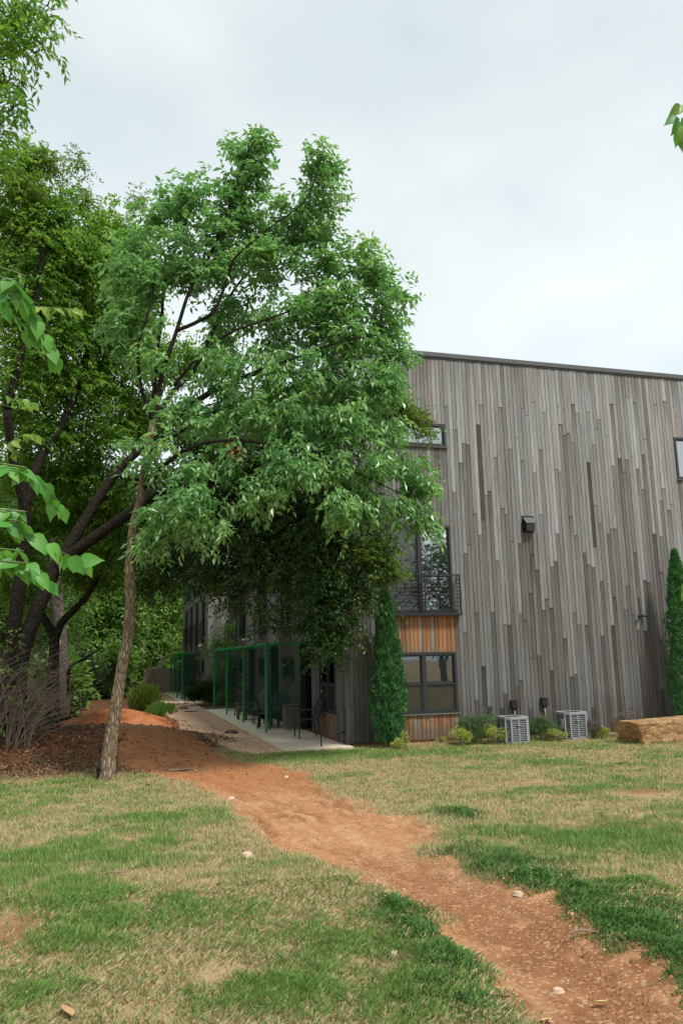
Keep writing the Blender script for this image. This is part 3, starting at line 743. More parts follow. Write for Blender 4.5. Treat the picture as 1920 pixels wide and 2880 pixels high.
# gas pipe
t = empty('gas_pipe', (0, .1, 0), 'dark elbow pipe leaving the building corner and dropping into the ground', 'pipe')
mb = MB(); mb.tube([(.0, 0, .30), (-.55, -.12, .285)], .017, 10); mb.tube([(-.55, -.12, .285), (-.575, -.135, .27), (-.58, -.14, .24)], .024, 10); mb.tube([(-.58, -.14, .25), (-.58, -.14, -.1)], .017, 10); mb.build('pipe', M['iron'], t, smooth=True)
mb = MB(); mb.tube([(-.14, -.03, .297), (-.24, -.05, .295)], .032, 10); mb.tube([(-.19, -.04, .30), (-.19, -.04, .35)], .012, 8); mb.build('valve', M['iron'], t)

# ------------------------------------------------------------------ air conditioners
def ac(x, y, rz, label, sx=.55, h=.58):
    t = empty('air_conditioner', (x, y, gz1(x, y)-.01), label, 'air conditioner', 'air conditioners along the board wall', rz)
    def ring(r, ch=.09):
        a = r/2; c_ = ch; return [(a-c_, -a), (a, -a+c_), (a, a-c_), (a-c_, a), (-a+c_, a), (-a, a-c_), (-a, -a+c_), (-a+c_, -a)]
    def prism(mb, r, z0, z1, ri=None):
        o_ = ring(r); n_ = 8
        if ri is None:
            V = [(p[0], p[1], z) for z in (z0, z1) for p in o_]+[(0, 0, z0), (0, 0, z1)]
            mb.add(V, [[i, (i+1) % 8, 8+(i+1) % 8, 8+i] for i in range(8)], [[(i+1) % 8, i, 16] for i in range(8)]+[[8+i, 8+(i+1) % 8, 17] for i in range(8)])
        else:
            q_ = ring(ri, .09*ri/r)
            V = [(p[0], p[1], z) for z in (z0, z1) for p in o_]+[(p[0], p[1], z) for z in (z0, z1) for p in q_]
            Qf = []
            for i in range(8):
                j = (i+1) % 8; Qf += [[i, j, 8+j, 8+i], [16+j, 16+i, 24+i, 24+j], [8+i, 8+j, 24+j, 24+i], [j, i, 16+i, 16+j]]
            mb.add(V, Qf)
    mb = MB(); prism(mb, sx-.07, .05, h-.05); mb.build('coil', M['dark'], t)
    mb = MB(); prism(mb, sx+.02, 0, .05); mb.build('base', M['acgrey'], t)
    mb = MB(); prism(mb, sx+.03, h-.05, h, sx-.17); mb.build('top_rim', M['acgrey'], t)
    nsl = 13
    for i in range(nsl):
        z = .065+(h-.13)*i/(nsl-1); mb = MB(); prism(mb, sx, z-.008, z+.008, sx-.06); mb.build('slat', M['acgrey'], t)
    for i, p in enumerate(ring(sx+.006)):
        mb = MB(); mb.box(p[0]-.016, p[0]+.016, p[1]-.016, p[1]+.016, .05, h-.05); mb.build('corner_post', M['acgrey'], t)
    for sx_, sy_ in ((0, -1), (0, 1), (1, 0), (-1, 0)):
        mb = MB(); q = sx/2-.001; mb.box(sx_*q-.012, sx_*q+.012, sy_*q-.012, sy_*q+.012, .05, h-.05); mb.build('rib', M['acgrey'], t)
    mb = MB(); mb.box(-.06, .06, -sx/2-.02, -sx/2-.012, h*.66, h*.66+.045); pl = mb.build('badge', M['dark'], t)
    mb = MB(); mb.box(-.05, .05, -sx/2-.024, -sx/2-.0205, h*.66+.008, h*.66+.037); mb.build('badge_face', M['acgrey'], pl)
    mb = MB()
    for k in range(5):
        r_ = (.05+.036*k); th = np.linspace(0, 2*np.pi, 25); mb.tube(np.stack([r_*np.cos(th), r_*np.sin(th), np.full(25, h-.008)], 1), .004, 4, caps=False)
    mb.tube([(0, 0, h-.04), (0, 0, h-.006)], .045, 10); mb.build('fan_guard', M['black'], t)
    return t
a1 = ac(float(at(1440, 2050, -.95)[0]), -.95, R(3), 'grey slatted air conditioner between the dark shrub and the low grey green shrub')
a2 = ac(float(at(1608, 2050, -.75)[0]), -.75, R(-2), 'grey slatted air conditioner nearer the stone block, with a white label on its side', sx=.55, h=.60)
mb = MB(); mb.box(-.292, -.287, -.16, -.06, .24, .46); mb.build('label', M['white'], a2)

# ------------------------------------------------------------------ stone block
def stone_block():
    t = bpy.data.objects
    nxs, nys, nzs = 44, 12, 14; L, D, H = 3.1, .75, .50
    import itertools
    V = {}; Vl = []; Qf = []
    def vid(i, j, k):
        if (i, j, k) not in V:
            V[(i, j, k)] = len(Vl); Vl.append((i/nxs, j/nys, k/nzs))
        return V[(i, j, k)]
    for i in range(nxs):
        for j in range(nys):
            Qf.append([vid(i, j, nzs), vid(i+1, j, nzs), vid(i+1, j+1, nzs), vid(i, j+1, nzs)])
            Qf.append([vid(i, j+1, 0), vid(i+1, j+1, 0), vid(i+1, j, 0), vid(i, j, 0)])
    for i in range(nxs):
        for k in range(nzs):
            Qf.append([vid(i, 0, k), vid(i+1, 0, k), vid(i+1, 0, k+1), vid(i, 0, k+1)])
            Qf.append([vid(i+1, nys, k), vid(i, nys, k), vid(i, nys, k+1), vid(i+1, nys, k+1)])
    for j in range(nys):
        for k in range(nzs):
            Qf.append([vid(0, j+1, k), vid(0, j, k), vid(0, j, k+1), vid(0, j+1, k+1)])
            Qf.append([vid(nxs, j, k), vid(nxs, j+1, k), vid(nxs, j+1, k+1), vid(nxs, j, k+1)])
    P = np.array(Vl); x, y, z = P[:, 0]*L, P[:, 1]*D, P[:, 2]*H
    n = lambda a, b_, s: (fbm(a*1, b_*1, s, 5)-.5)
    fy = np.abs(P[:, 1]-.5)*2; fz = np.abs(P[:, 2]-.5)*2; fx = np.abs(P[:, 0]-.5)*2
    y = y+np.sign(P[:, 1]-.5)*n(x*3, z*5, 20)*.14*(fy > .99)
    x2 = x+(P[:, 0] < .01)*(n(y*5, z*5, 22)*.22-.10*P[:, 1]+.10*(1-P[:, 2]))
    z2 = z+n(x*2.5, y*4, 24)*.07*(P[:, 2] > .99)
    rd = .035*((fy > .99) & (fz > .99)); y = y-np.sign(P[:, 1]-.5)*rd; z2 = z2-np.sign(P[:, 2]-.5)*rd
    y = y+(P[:, 2] < .15)*(P[:, 1] < .01)*.05*vnoise(x*3, x*0, 3)
    mt = newmat('sandstone'); b = NB(mt)
    n1 = b.noise(b.pos((1, 1, 1)), 2.2, 6, .65); n2_ = b.noise(b.pos((1, 1, 2.6)), 7, 6, .7); vn = b.n('ShaderNodeTexNoise', {'Vector': b.pos((1, 1, 1.5)), 'Scale': 3.2, 'Detail': 7.0, 'Distortion': 1.6}).outputs[0]
    c = b.ramp(n1, [(.3, (.17, .095, .045)), (.5, (.30, .175, .08)), (.68, (.42, .28, .15))])
    c = b.mix(b.ramp(vn, [(.485, (0, 0, 0)), (.5, (.8, .8, .8)), (.515, (0, 0, 0))]), c, (.66, .50, .30))
    c = b.mix(b.ramp(n2_, [(.5, (0, 0, 0)), (.72, (.85, .85, .85))]), c, (.16, .09, .045))
    b.out(c, .9, b.math('ADD', n2_, b.math('MULTIPLY', vn, .8)), .8, .03, .15)
    o = np_mesh('stone_block', np.stack([x2, y, z2-.06], 1), np.array(Qf), mt, smooth=False)
    o.location = (5.52, -2.62, gz1(5.6, -2.4)); o.rotation_euler = (0, R(-1.0), R(2))
    return tagit(o, 'long rough golden sandstone block lying on the lawn at the right edge', 'stone block')
stone_block()

# ------------------------------------------------------------------ foliage machinery
def nrm(a): return a/(np.linalg.norm(a, axis=-1, keepdims=True)+1e-9)
def leaves(name, base, d, up, L, W, v, mat, parent, kind=None, cup=.12, bend=.18):
    """folded leaf blades, four triangles' worth of shape in two"""
    d = nrm(d); s = nrm(np.cross(d, up)); n_ = np.cross(s, d); L = L[:, None]; W = W[:, None]
    b0 = base; l = base+d*L*.45+s*W*.5+n_*W*cup; r = base+d*L*.45-s*W*.5+n_*W*cup; tp = base+d*L-n_*L*bend
    V = np.stack([b0, l, tp, r], 1).reshape(-1, 3); k = np.arange(len(base))[:, None]*4
    F = np.concatenate([k+[[0, 2, 1]], k+[[0, 3, 2]]])
    return np_mesh(name, V, F, mat, parent, {'v': np.repeat(v, 4)}, kind=kind)
def spray(anchors, ntw, twl, nl, L, W, droop=.4, spread=.7, vjit=.35, yel=None, centre=None):
    """leaf positions on short twigs around each anchor"""
    N = len(anchors); A = np.repeat(anchors, ntw, 0)
    d = rng.normal(size=(N*ntw, 3)); d[:, 2] = d[:, 2]*.6+.05
    if centre is not None:
        outw = nrm(A-centre); d = nrm(d)+outw*.7
    d = nrm(d); st = A+rng.normal(size=A.shape)*twl*.35; tl = twl*rng.uniform(.6, 1.3, len(A))
    k = np.tile(np.arange(nl), len(A)); D = np.repeat(d, nl, 0); T = np.repeat(st, nl, 0); TL = np.repeat(tl, nl)
    f = (k+1)/nl; P = T+D*(TL*f)[:, None]; P[:, 2] -= droop*TL*f*f
    side = nrm(np.cross(D, np.array([0, 0, 1.])+rng.normal(size=D.shape)*.2))
    sg = np.where(k % 2 == 0, 1., -1.)[:, None]
    ld = D*.55+side*sg*spread+rng.normal(size=D.shape)*.28; ld[:, 2] -= droop*rng.uniform(.4, 1.6, len(ld))
    up = np.array([0, 0, 1.])+rng.normal(size=D.shape)*.45
    n_ = len(P); v = np.clip(np.repeat(np.clip(rng.normal(.45, .16, N), 0, 1), ntw*nl)+rng.normal(0, vjit*.5, n_), 0, .95)
    if yel is not None: v = np.clip(v+np.repeat(yel, ntw*nl), 0, 1)
    return P, ld, up, L*rng.uniform(.6, 1.25, n_), W*rng.uniform(.7, 1.2, n_), v
def blob_anchors(B, Y0, keep=None, spacing=.30):
    """B: list of (px,py,rx_px,ry_px,Y[,dY[,dens]]) ellipsoids given where the crown stands"""
    out_ = []
    for q in B:
        px, py, rx, ry = q[:4]; Y = q[4] if len(q) > 4 else Y0; c_ = at(px, py, Y); D = (c_-CAM)@cF
        a, c2 = rx*D/FPX, ry*D/FPX; bY = q[5] if len(q) > 5 else (a+c2)*.45; de = q[6] if len(q) > 6 else 1.0
        n_ = int(de*4/3*np.pi*a*bY*c2/spacing**3)+3
        p = rng.normal(size=(n_, 3)); p = nrm(p)*(rng.uniform(.12, 1, (n_, 1))**.42)
        p = p*(a, bY, c2); p = p*(1+.22*(vnoise(p[:, 0]*2+px, p[:, 2]*2+py, 3)-.5))[:, None]
        out_.append(c_+p)
    A = np.vstack(out_)
    if keep is not None: A = A[keep(A)]
    return A
def not_in_wall(A): return ~((A[:, 0] > -.35) & (A[:, 1] > -.45)) & ~((A[:, 0] > -1.1) & (A[:, 1] > 19))
def grow(mb, limbs, anchors, r0=.022, r1=.004, frac=1.0):
    """connect every crown anchor to the limb system with thin curved branches"""
    sk = []; sr = []
    for P, rad in limbs:
        P = np.asarray(P, float)
        for a, b_, ra, rb in zip(P[:-1], P[1:], rad[:-1], rad[1:]):
            for t_ in np.linspace(0, 1, 8, endpoint=False): sk.append(a+(b_-a)*t_); sr.append(ra+(rb-ra)*t_)
        sk.append(P[-1]); sr.append(rad[-1])
    sk = np.array(sk)
    A = anchors if frac >= 1 else anchors[rng.random(len(anchors)) < frac]
    d0 = np.array([np.min(np.linalg.norm(sk-a, axis=1)) for a in A]); A = A[np.argsort(d0)]
    for a in A:
        dv = sk-a; dist = np.linalg.norm(dv, axis=1)+np.maximum(0, dv[:, 2])*.8
        j = np.argmin(dist); s = sk[j]; L = np.linalg.norm(a-s)
        if L < .08: continue
        mid = s*.5+a*.5+np.array([0, 0, .10*L])+rng.normal(size=3)*.06*L
        ts = np.linspace(0, 1, 5)[:, None]; P = s*(1-ts)**2+2*mid*ts*(1-ts)+a*ts**2
        rr_ = np.linspace(min(r0, .006+L*.014), r1, 5); mb.tube(P, rr_, 5, caps=False)
        sk = np.vstack([sk, P[1:]])
def smooth_path(P, rad, k=6):
    P = np.asarray(P, float); n = len(P); t = np.arange(n); tt = np.linspace(0, n-1, (n-1)*k+1)
    # catmull-rom
    Pp = np.vstack([2*P[0]-P[1], P, 2*P[-1]-P[-2]]); o_ = []
    for u_ in tt:
        i = min(int(u_), n-2); f = u_-i; a, b_, c_, d_ = Pp[i:i+4]
        o_.append(.5*((2*b_)+(-a+c_)*f+(2*a-5*b_+4*c_-d_)*f*f+(-a+3*b_-3*c_+d_)*f**3))
    return np.array(o_), np.interp(tt, t, rad)
def limb(mb, P, rad, n=12, rough=.0):
    P2, r2 = smooth_path(P, rad); 
    if rough: r2 = r2*(1+rough*(vnoise(np.arange(len(r2))*.9, np.zeros(len(r2)), 4)-.5))
    mb.tube(P2, r2, n); return (P2, r2)

# ------------------------------------------------------------------ the ash tree in front
def pxl(L, Y=None):
    return [at(*q) if len(q) == 3 else at(q[0], q[1], Y) for q in L]
YA = -2.7
base = gpoint(300, 2192); YA = base[1]
ash = empty('ash_tree', (0, 0, 0), 'slender leaning ash tree with furrowed tan trunk and broad bright crown', 'tree')
mb = MB(); limbs = []
tp = pxl([(296, 2215), (301, 2175), (306, 2130), (313, 2078), (323, 2010), (332, 1951), (347, 1860), (360, 1791), (367, 1696), (365, 1600), (370, 1540), (377, 1474), (398, 1397), (407, 1321), (421, 1244), (430, 1187)], YA)
tr_ = [.21, .165, .135, .122, .115, .110, .105, .102, .098, .092, .090, .088, .085, .080, .074, .070]
P2, r2 = smooth_path(tp, [q*.88 for q in tr_], 8)
# furrowed trunk as its own finer mesh
n_ = 40; T = np.gradient(P2, axis=0); T = nrm(T); A_ = nrm(np.cross(T, [0, 1., 0])); B_ = np.cross(T, A_)
th = np.arange(n_)/n_*2*np.pi; kk = np.arange(len(P2))[:, None]
rad = r2[:, None]*(1+.10*(vnoise(th[None]*5.1+kk*0, kk*.45, 8)-.5)+.05*(vnoise(th[None]*11+kk*0, kk*1.2, 9)-.5))
V = (P2[:, None]+rad[..., None]*(A_[:, None]*np.cos(th)[None, :, None]+B_[:, None]*np.sin(th)[None, :, None])).reshape(-1, 3)
i = np.arange(len(P2)-1)[:, None]*n_; j = np.arange(n_)[None]; jn = (j+1) % n_
np_mesh('trunk', V, np.stack([i+j, i+jn, i+n_+jn, i+n_+j], -1).reshape(-1, 4), M['bark'], ash, smooth=True)
limbs.append((P2, r2))
mb2 = MB(); mb2.tube([at(282, 2195, YA-.05), at(279, 2160, YA-.07), at(283, 2140, YA-.02)], [.05, .045, .03], 8); mb2.build('trunk_scar', M['bark_dark'], ash)
def L(pts, r0, r1, n=8):
    P = pxl(pts, YA); limbs.append(limb(mb, P, list(np.linspace(r0, r1, len(P))), n))
L([(430, 1190), (418, 1150, YA-.1), (398, 1091, YA-.2), (388, 992, YA-.3), (402, 925, YA-.3), (425, 850, YA-.4), (440, 740, YA-.5)], .040, .012)
L([(432, 1187), (435, 1090, YA+.1), (440, 1000, YA+.2), (455, 900, YA+.3), (462, 800, YA+.3), (500, 690, YA+.2), (545, 560, YA)], .046, .012)
L([(432, 1187), (448, 1090), (470, 1010, YA-.1), (497, 930, YA-.2), (540, 800, YA-.3), (600, 700, YA-.3), (650, 560, YA-.4), (700, 420, YA-.5)], .055, .010)
L([(497, 930, YA-.2), (555, 905, YA-.3), (605, 870, YA-.5), (640, 780, YA-.6), (665, 720, YA-.7), (760, 640, YA-.8), (860, 560, YA-.9), (905, 440, YA-.9)], .040, .010)
L([(436, 1180), (480, 1110, YA+.2), (545, 1040, YA+.3), (600, 930, YA+.4), (655, 820, YA+.5), (720, 740, YA+.5), (790, 650, YA+.5)], .050, .012)
L([(490, 1085, YA-.1), (560, 1000, YA-.3), (640, 940, YA-.5), (760, 895, YA-.7), (880, 850, YA-.8), (1000, 800, YA-.9)], .034, .010)
L([(415, 1290), (470, 1210, YA-.2), (560, 1120, YA-.4), (680, 1060, YA-.6), (820, 1010, YA-.8), (960, 960, YA-1.0), (1080, 940, YA-1.0)], .048, .010)
L([(405, 1330), (450, 1260, YA+.3), (560, 1180, YA+.6), (700, 1120, YA+.9), (850, 1080, YA+1.1), (1000, 1070, YA+1.2)], .044, .010)
L([(400, 1380), (460, 1310, YA-.4), (560, 1250, YA-.8), (700, 1240, YA-1.1), (850, 1280, YA-1.2), (1000, 1330, YA-1.1), (1150, 1400, YA-.8)], .042, .009)
L([(376, 1480), (420, 1400, YA-.3), (500, 1365, YA-.7), (600, 1370, YA-.9), (720, 1400, YA-1.0), (800, 1380, YA-1.0)], .034, .009)
L([(371, 1580), (400, 1545, YA-.3), (440, 1520, YA-.6), (500, 1490, YA-.8)], .026, .008)
AB = [(715, 425, 62, 68, -3.2), (660, 500, 90, 62, -3.1), (905, 455, 52, 62, -3.5), (912, 560, 55, 62, -3.4), (530, 560, 70, 60, -2.8), (620, 620, 120, 70, -3.0), (760, 640, 110, 70, -3.0), (880, 640, 80, 55, -3.2),
      (455, 640, 45, 60, -2.7), (380, 700, 45, 50, -2.6), (365, 800, 45, 60, -2.6), (360, 930, 45, 50, -2.6, .5), (420, 770, 75, 70, -3.0), (560, 740, 120, 75, -2.9), (720, 760, 120, 70, -2.9), (870, 745, 90, 50, -3.2), (1000, 745, 80, 60, -3.2), (1060, 830, 75, 65, -3.3), (930, 850, 110, 65, -3.3),
      (405, 880, 60, 65, -3.0), (1085, 930, 60, 65, -3.2), (980, 940, 90, 70, -3.5), (820, 930, 110, 60, -3.0, 1.0, .8), (640, 900, 110, 60, -2.4, .8, .5), (440, 1000, 60, 60, -3.0, .6, .5), (1100, 1010, 45, 40, -3.2), 
      (700, 1050, 120, 60, -3.2, .9, .8), (880, 1060, 120, 65, -3.4), (1040, 1060, 90, 60, -3.6), (560, 1170, 90, 50, -3.0, .8, .6), (740, 1170, 120, 60, -3.6), (940, 1170, 110, 60, -3.8), (1055, 1180, 60, 50, -3.6), (1075, 1100, 50, 40, -3.6),
      (440, 1265, 70, 40, -3.4, .5, .6), (600, 1290, 90, 40, -3.8, .6, .6), (830, 1290, 110, 50, -4.0, .8, .8), (1000, 1300, 100, 50, -3.9), (1090, 1290, 60, 35, -3.6), (1150, 1340, 50, 20, -3.5), (1185, 1360, 24, 12, -3.5, .2, 2), (1050, 1400, 80, 30, -3.9), (1135, 1430, 55, 16, -3.5, .3, 1.5), (1192, 1452, 26, 10, -3.4, .2, 2), (930, 1410, 80, 38, -4.0, .6, .8),
      (560, 1410, 90, 30, -3.9, .5, .8), (740, 1390, 60, 28, -3.9, .5, .7), (470, 1440, 60, 34, -3.5, .5, .9), (600, 1460, 70, 24, -3.8, .4, .7), (440, 1510, 40, 24, -3.4, .4, .8)]
A = blob_anchors(AB, YA, not_in_wall, .40)
grow(mb, limbs, A, .02, .004)
mb.build('branches', M['bark_dark'], ash, smooth=True)
cen = np.mean(A, 0)
P, ld, up, Ls, Ws, v = spray(A, 13, .30, 7, .155, .068, droop=.38, spread=.75, centre=cen)
k = not_in_wall(P); P, ld, up, Ls, Ws, v = [q[k] for q in (P, ld, up, Ls, Ws, v)]
leaves('crown', P, ld, up, Ls, Ws, v, M['leaf_ash'], ash)
print('ash anchors', len(A), 'leaves', len(P))
# dry brown seed clusters hanging in the crown
sa = A[rng.choice(len(A), 26)]; P, ld, up, Ls, Ws, v = spray(sa, 2, .12, 10, .05, .012, droop=1.2, spread=.3)
M['seeds'] = leafmat('dry_seed', (.20, .15, .07), (.36, .28, .14), trans=.3, rough=.8)
leaves('seed_cluster', P, ld, up, Ls, Ws, v, M['seeds'], ash, kind='stuff')
sa = at(662, 1263, -3.9)+rng.normal(size=(5, 3))*.06; P, ld, up, Ls, Ws, v = spray(sa, 4, .1, 6, .09, .04, droop=1.2)
M['dead_leaf'] = leafmat('dead_leaf', (.16, .06, .03), (.34, .15, .06), trans=.2, rough=.8)
leaves('dead_leaf_cluster', P, ld, up, Ls, Ws, v, M['dead_leaf'], ash)

# ------------------------------------------------------------------ the big elm behind it, canopy shade put into its leaf colour
elm = empty('elm_tree', (0, 0, 0), 'large dark leaning elm whose small leaved canopy hangs down beside the building', 'tree')
mb = MB(); limbs = []
YE = 2.2
def LE(pts, rad):
    P = pxl(pts, YE); limbs.append(limb(mb, P, rad, 14))
LE([(40, 2060, 2.0), (52, 1900), (72, 1807), (112, 1700), (150, 1610), (199, 1531), (235, 1470), (268, 1417), (300, 1365), (345, 1310), (405, 1256), (460, 1210, 1.9), (540, 1140, 1.6), (640, 1080, 1.2), (760, 1040, .8)], [.24, .20, .175, .16, .155, .15, .13, .12, .11, .10, .09, .08, .065, .05, .03])
LE([(160, 1595), (214, 1550, 1.9), (290, 1495, 1.6), (363, 1443, 1.3), (420, 1398, 1.0), (500, 1370, .6), (600, 1350, .2), (720, 1370, -.3), (850, 1430, -.8), (960, 1500, -1.1)], [.15, .14, .13, .12, .11, .09, .075, .06, .045, .03])
LE([(320, 1330), (380, 1345, 1.9), (450, 1340, 1.6), (560, 1350, 1.4), (700, 1330, 1.0), (820, 1350, .4)], [.08, .075, .07, .06, .05, .03])
LE([(345, 1310), (400, 1240, 2.3), (430, 1180, 2.5), (460, 1090, 2.6), (480, 1000, 2.6)], [.05, .045, .04, .03, .02])
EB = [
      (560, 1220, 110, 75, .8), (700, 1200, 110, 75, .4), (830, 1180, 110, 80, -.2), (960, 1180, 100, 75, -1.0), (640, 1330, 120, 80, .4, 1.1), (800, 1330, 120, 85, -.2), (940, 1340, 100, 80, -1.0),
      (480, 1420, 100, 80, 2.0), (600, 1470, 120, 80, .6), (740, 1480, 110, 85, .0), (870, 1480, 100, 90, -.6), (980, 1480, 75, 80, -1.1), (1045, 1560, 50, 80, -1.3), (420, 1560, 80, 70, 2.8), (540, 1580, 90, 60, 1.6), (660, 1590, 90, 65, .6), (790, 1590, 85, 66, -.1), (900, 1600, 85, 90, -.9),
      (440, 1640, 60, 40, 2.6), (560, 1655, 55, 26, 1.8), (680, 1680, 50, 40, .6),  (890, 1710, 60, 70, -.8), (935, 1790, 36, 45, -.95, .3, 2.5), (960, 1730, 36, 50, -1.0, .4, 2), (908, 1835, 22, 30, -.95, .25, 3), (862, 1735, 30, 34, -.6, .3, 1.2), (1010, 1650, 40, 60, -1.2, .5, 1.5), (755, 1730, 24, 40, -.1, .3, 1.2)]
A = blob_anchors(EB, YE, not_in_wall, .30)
yel = np.zeros(len(A))
grow(mb, limbs, A, .025, .004, .8)
mb.build('trunk', M['bark_dark'], elm, smooth=True)
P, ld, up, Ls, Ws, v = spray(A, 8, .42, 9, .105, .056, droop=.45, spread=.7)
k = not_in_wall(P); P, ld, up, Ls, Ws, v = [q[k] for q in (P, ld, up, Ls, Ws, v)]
leaves('crown', P, ld, up, Ls, Ws, v, M['leaf_elm_shade'], elm)
print('elm anchors', len(A), 'leaves', len(P))
locust = empty('boxelder_tree', (0, 0, 0), 'big left hand tree with dark upright trunk and dense yellow green crown', 'tree')  # split off the elm so the lit upper left canopy gets brighter leaves
mb = MB(); limbs = []
LE([(10, 2060, 2.4), (22, 1950, 2.3), (34, 1823, 2.2), (48, 1700, 2.0), (66, 1560, 1.8), (70, 1430, 1.4), (40, 1300, 1.0), (20, 1150, .6)], [.22, .20, .165, .15, .14, .12, .10, .08])
LE([(70, 1430, 1.4), (110, 1300, 1.4), (180, 1180, 1.6), (230, 1050, 1.8), (260, 900, 2.0), (270, 760, 2.0), (295, 620, 2.0)], [.11, .10, .08, .07, .055, .04, .02])
LE([(20, 1150, .6), (60, 1000, .4), (100, 850, .2), (120, 700, .2), (110, 560, .2)], [.09, .07, .05, .04, .02])
HB = [(40, 470, 75, 75, .5), (60, 580, 100, 85, .5), (160, 600, 65, 70, .8), (130, 680, 130, 85, .8), (245, 665, 75, 60, 1.2), (300, 625, 50, 50, 1.6), (320, 680, 80, 65, 1.8), (380, 670, 40, 50, 2.0), (400, 800, 60, 80, 2.4), (390, 950, 70, 80, 2.6),
      (60, 800, 110, 90, .8), (220, 780, 130, 80, 1.6), (340, 800, 80, 70, 2.2), (110, 930, 120, 80, 1.2), (270, 920, 120, 80, 2.0), (60, 1060, 100, 75, 1.5, 1.1, .7), (200, 1060, 120, 75, 2.0), (320, 1050, 90, 75, 2.6),
      (90, 1200, 120, 70, 2.2, 1.0, .7), (240, 1190, 110, 70, 2.6), (370, 1170, 50, 60, 3.0), (500, 1010, 80, 60, 2.4, .8, .6), (600, 1000, 80, 60, 2.0, .8, .5), (120, 1340, 120, 70, 3.4, .9, 1.0), (260, 1330, 100, 65, 3.6, .9, 1.0), (360, 1390, 80, 60, 3.4, .8, .9), (60, 1480, 110, 70, 4.4, 1.0, .9), (250, 1450, 110, 70, 4.6, 1.0, .9), (380, 1530, 80, 60, 4.4, .9, .8), (60, 1620, 100, 60, 5, 1.0, .7), (260, 1600, 90, 50, 6, 1.0, .7)]
A = blob_anchors(HB, YE, not_in_wall, .30)
grow(mb, limbs, A, .025, .004, .6)
mb.build('trunk', M['bark_dark'], locust, smooth=True)
P, ld, up, Ls, Ws, v = spray(A, 8, .42, 8, .115, .062, droop=.45, spread=.7)
leaves('crown', P, ld, up, Ls, Ws, v, M['leaf_left'], locust)
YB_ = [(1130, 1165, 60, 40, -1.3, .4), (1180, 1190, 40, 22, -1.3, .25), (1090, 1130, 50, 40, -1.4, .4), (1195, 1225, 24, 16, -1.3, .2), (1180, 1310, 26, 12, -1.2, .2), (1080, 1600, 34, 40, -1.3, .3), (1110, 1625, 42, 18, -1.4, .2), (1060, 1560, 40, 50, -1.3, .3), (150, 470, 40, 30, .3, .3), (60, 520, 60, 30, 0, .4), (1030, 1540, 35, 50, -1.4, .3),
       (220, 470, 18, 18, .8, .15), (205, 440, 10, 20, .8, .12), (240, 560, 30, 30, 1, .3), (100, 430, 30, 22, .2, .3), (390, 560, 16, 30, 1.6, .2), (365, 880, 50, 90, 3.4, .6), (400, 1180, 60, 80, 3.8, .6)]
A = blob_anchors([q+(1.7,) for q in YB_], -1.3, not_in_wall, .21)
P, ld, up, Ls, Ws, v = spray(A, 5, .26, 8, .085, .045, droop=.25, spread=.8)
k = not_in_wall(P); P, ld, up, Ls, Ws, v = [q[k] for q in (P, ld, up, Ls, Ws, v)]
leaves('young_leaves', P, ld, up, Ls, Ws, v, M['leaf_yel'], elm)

# ------------------------------------------------------------------ trees of the wood behind
def wood_tree(name, label, x, y, h, r, mat, leafsz=.14, dens_=1.0, trunk_r=.14, bark='bark_dark', crown_z=.35, cat='tree', group='trees of the wood beyond the berms', nb=9, seed=None):
    z0 = gz1(x, y); t = empty(name, (0, 0, 0), label, cat, group)
    mb = MB(); P = [(x, y, z0-.1), (x+rng.normal()*.1, y, z0+h*.3), (x+rng.normal()*.3, y+rng.normal()*.2, z0+h*.62), (x+rng.normal()*.4, y, z0+h*.9)]
    lm = [limb(mb, P, [trunk_r*1.25, trunk_r, trunk_r*.6, .02], 8)]
    C_ = []
    for k in range(nb):
        f = (k+.5)/nb; zz = z0+h*(crown_z+(1-crown_z)*f); rr_ = r*(.55+.6*math.sin(math.pi*min(.95, f*.85+.12)))*.62
        a = k*2.4+rng.normal()*.3; q = r*.45*math.sin(math.pi*min(.9, f*.8+.1))
        C_.append((x+q*math.cos(a), y+q*math.sin(a), zz, rr_))
    A = []
    for cx, cy, cz, rr_ in C_:
        n_ = int(24*dens_); p = nrm(rng.normal(size=(n_, 3)))*(rng.uniform(.2, 1, (n_, 1))**.5)*rr_*(1, 1, .75); A.append(np.array([cx, cy, cz])+p)
    A = np.vstack(A); A = A[~((A[:, 0] > -1.3) & (A[:, 1] > -1) & (A[:, 1] < 34.5))]
    grow(mb, lm, A, .05, .01, .3); mb.build('trunk', M[bark], t, smooth=True)
    P, ld, up, Ls, Ws, v = spray(A, 6, leafsz*4.2, 8, leafsz, leafsz*.52, droop=.35, spread=.8)
    k = ~((P[:, 0] > -.9) & (P[:, 1] > -1) & (P[:, 1] < 34.3)); P, ld, up, Ls, Ws, v = [q[k] for q in (P, ld, up, Ls, Ws, v)]
    leaves('crown', P, ld, up, Ls, Ws, v, M[mat], t); return t
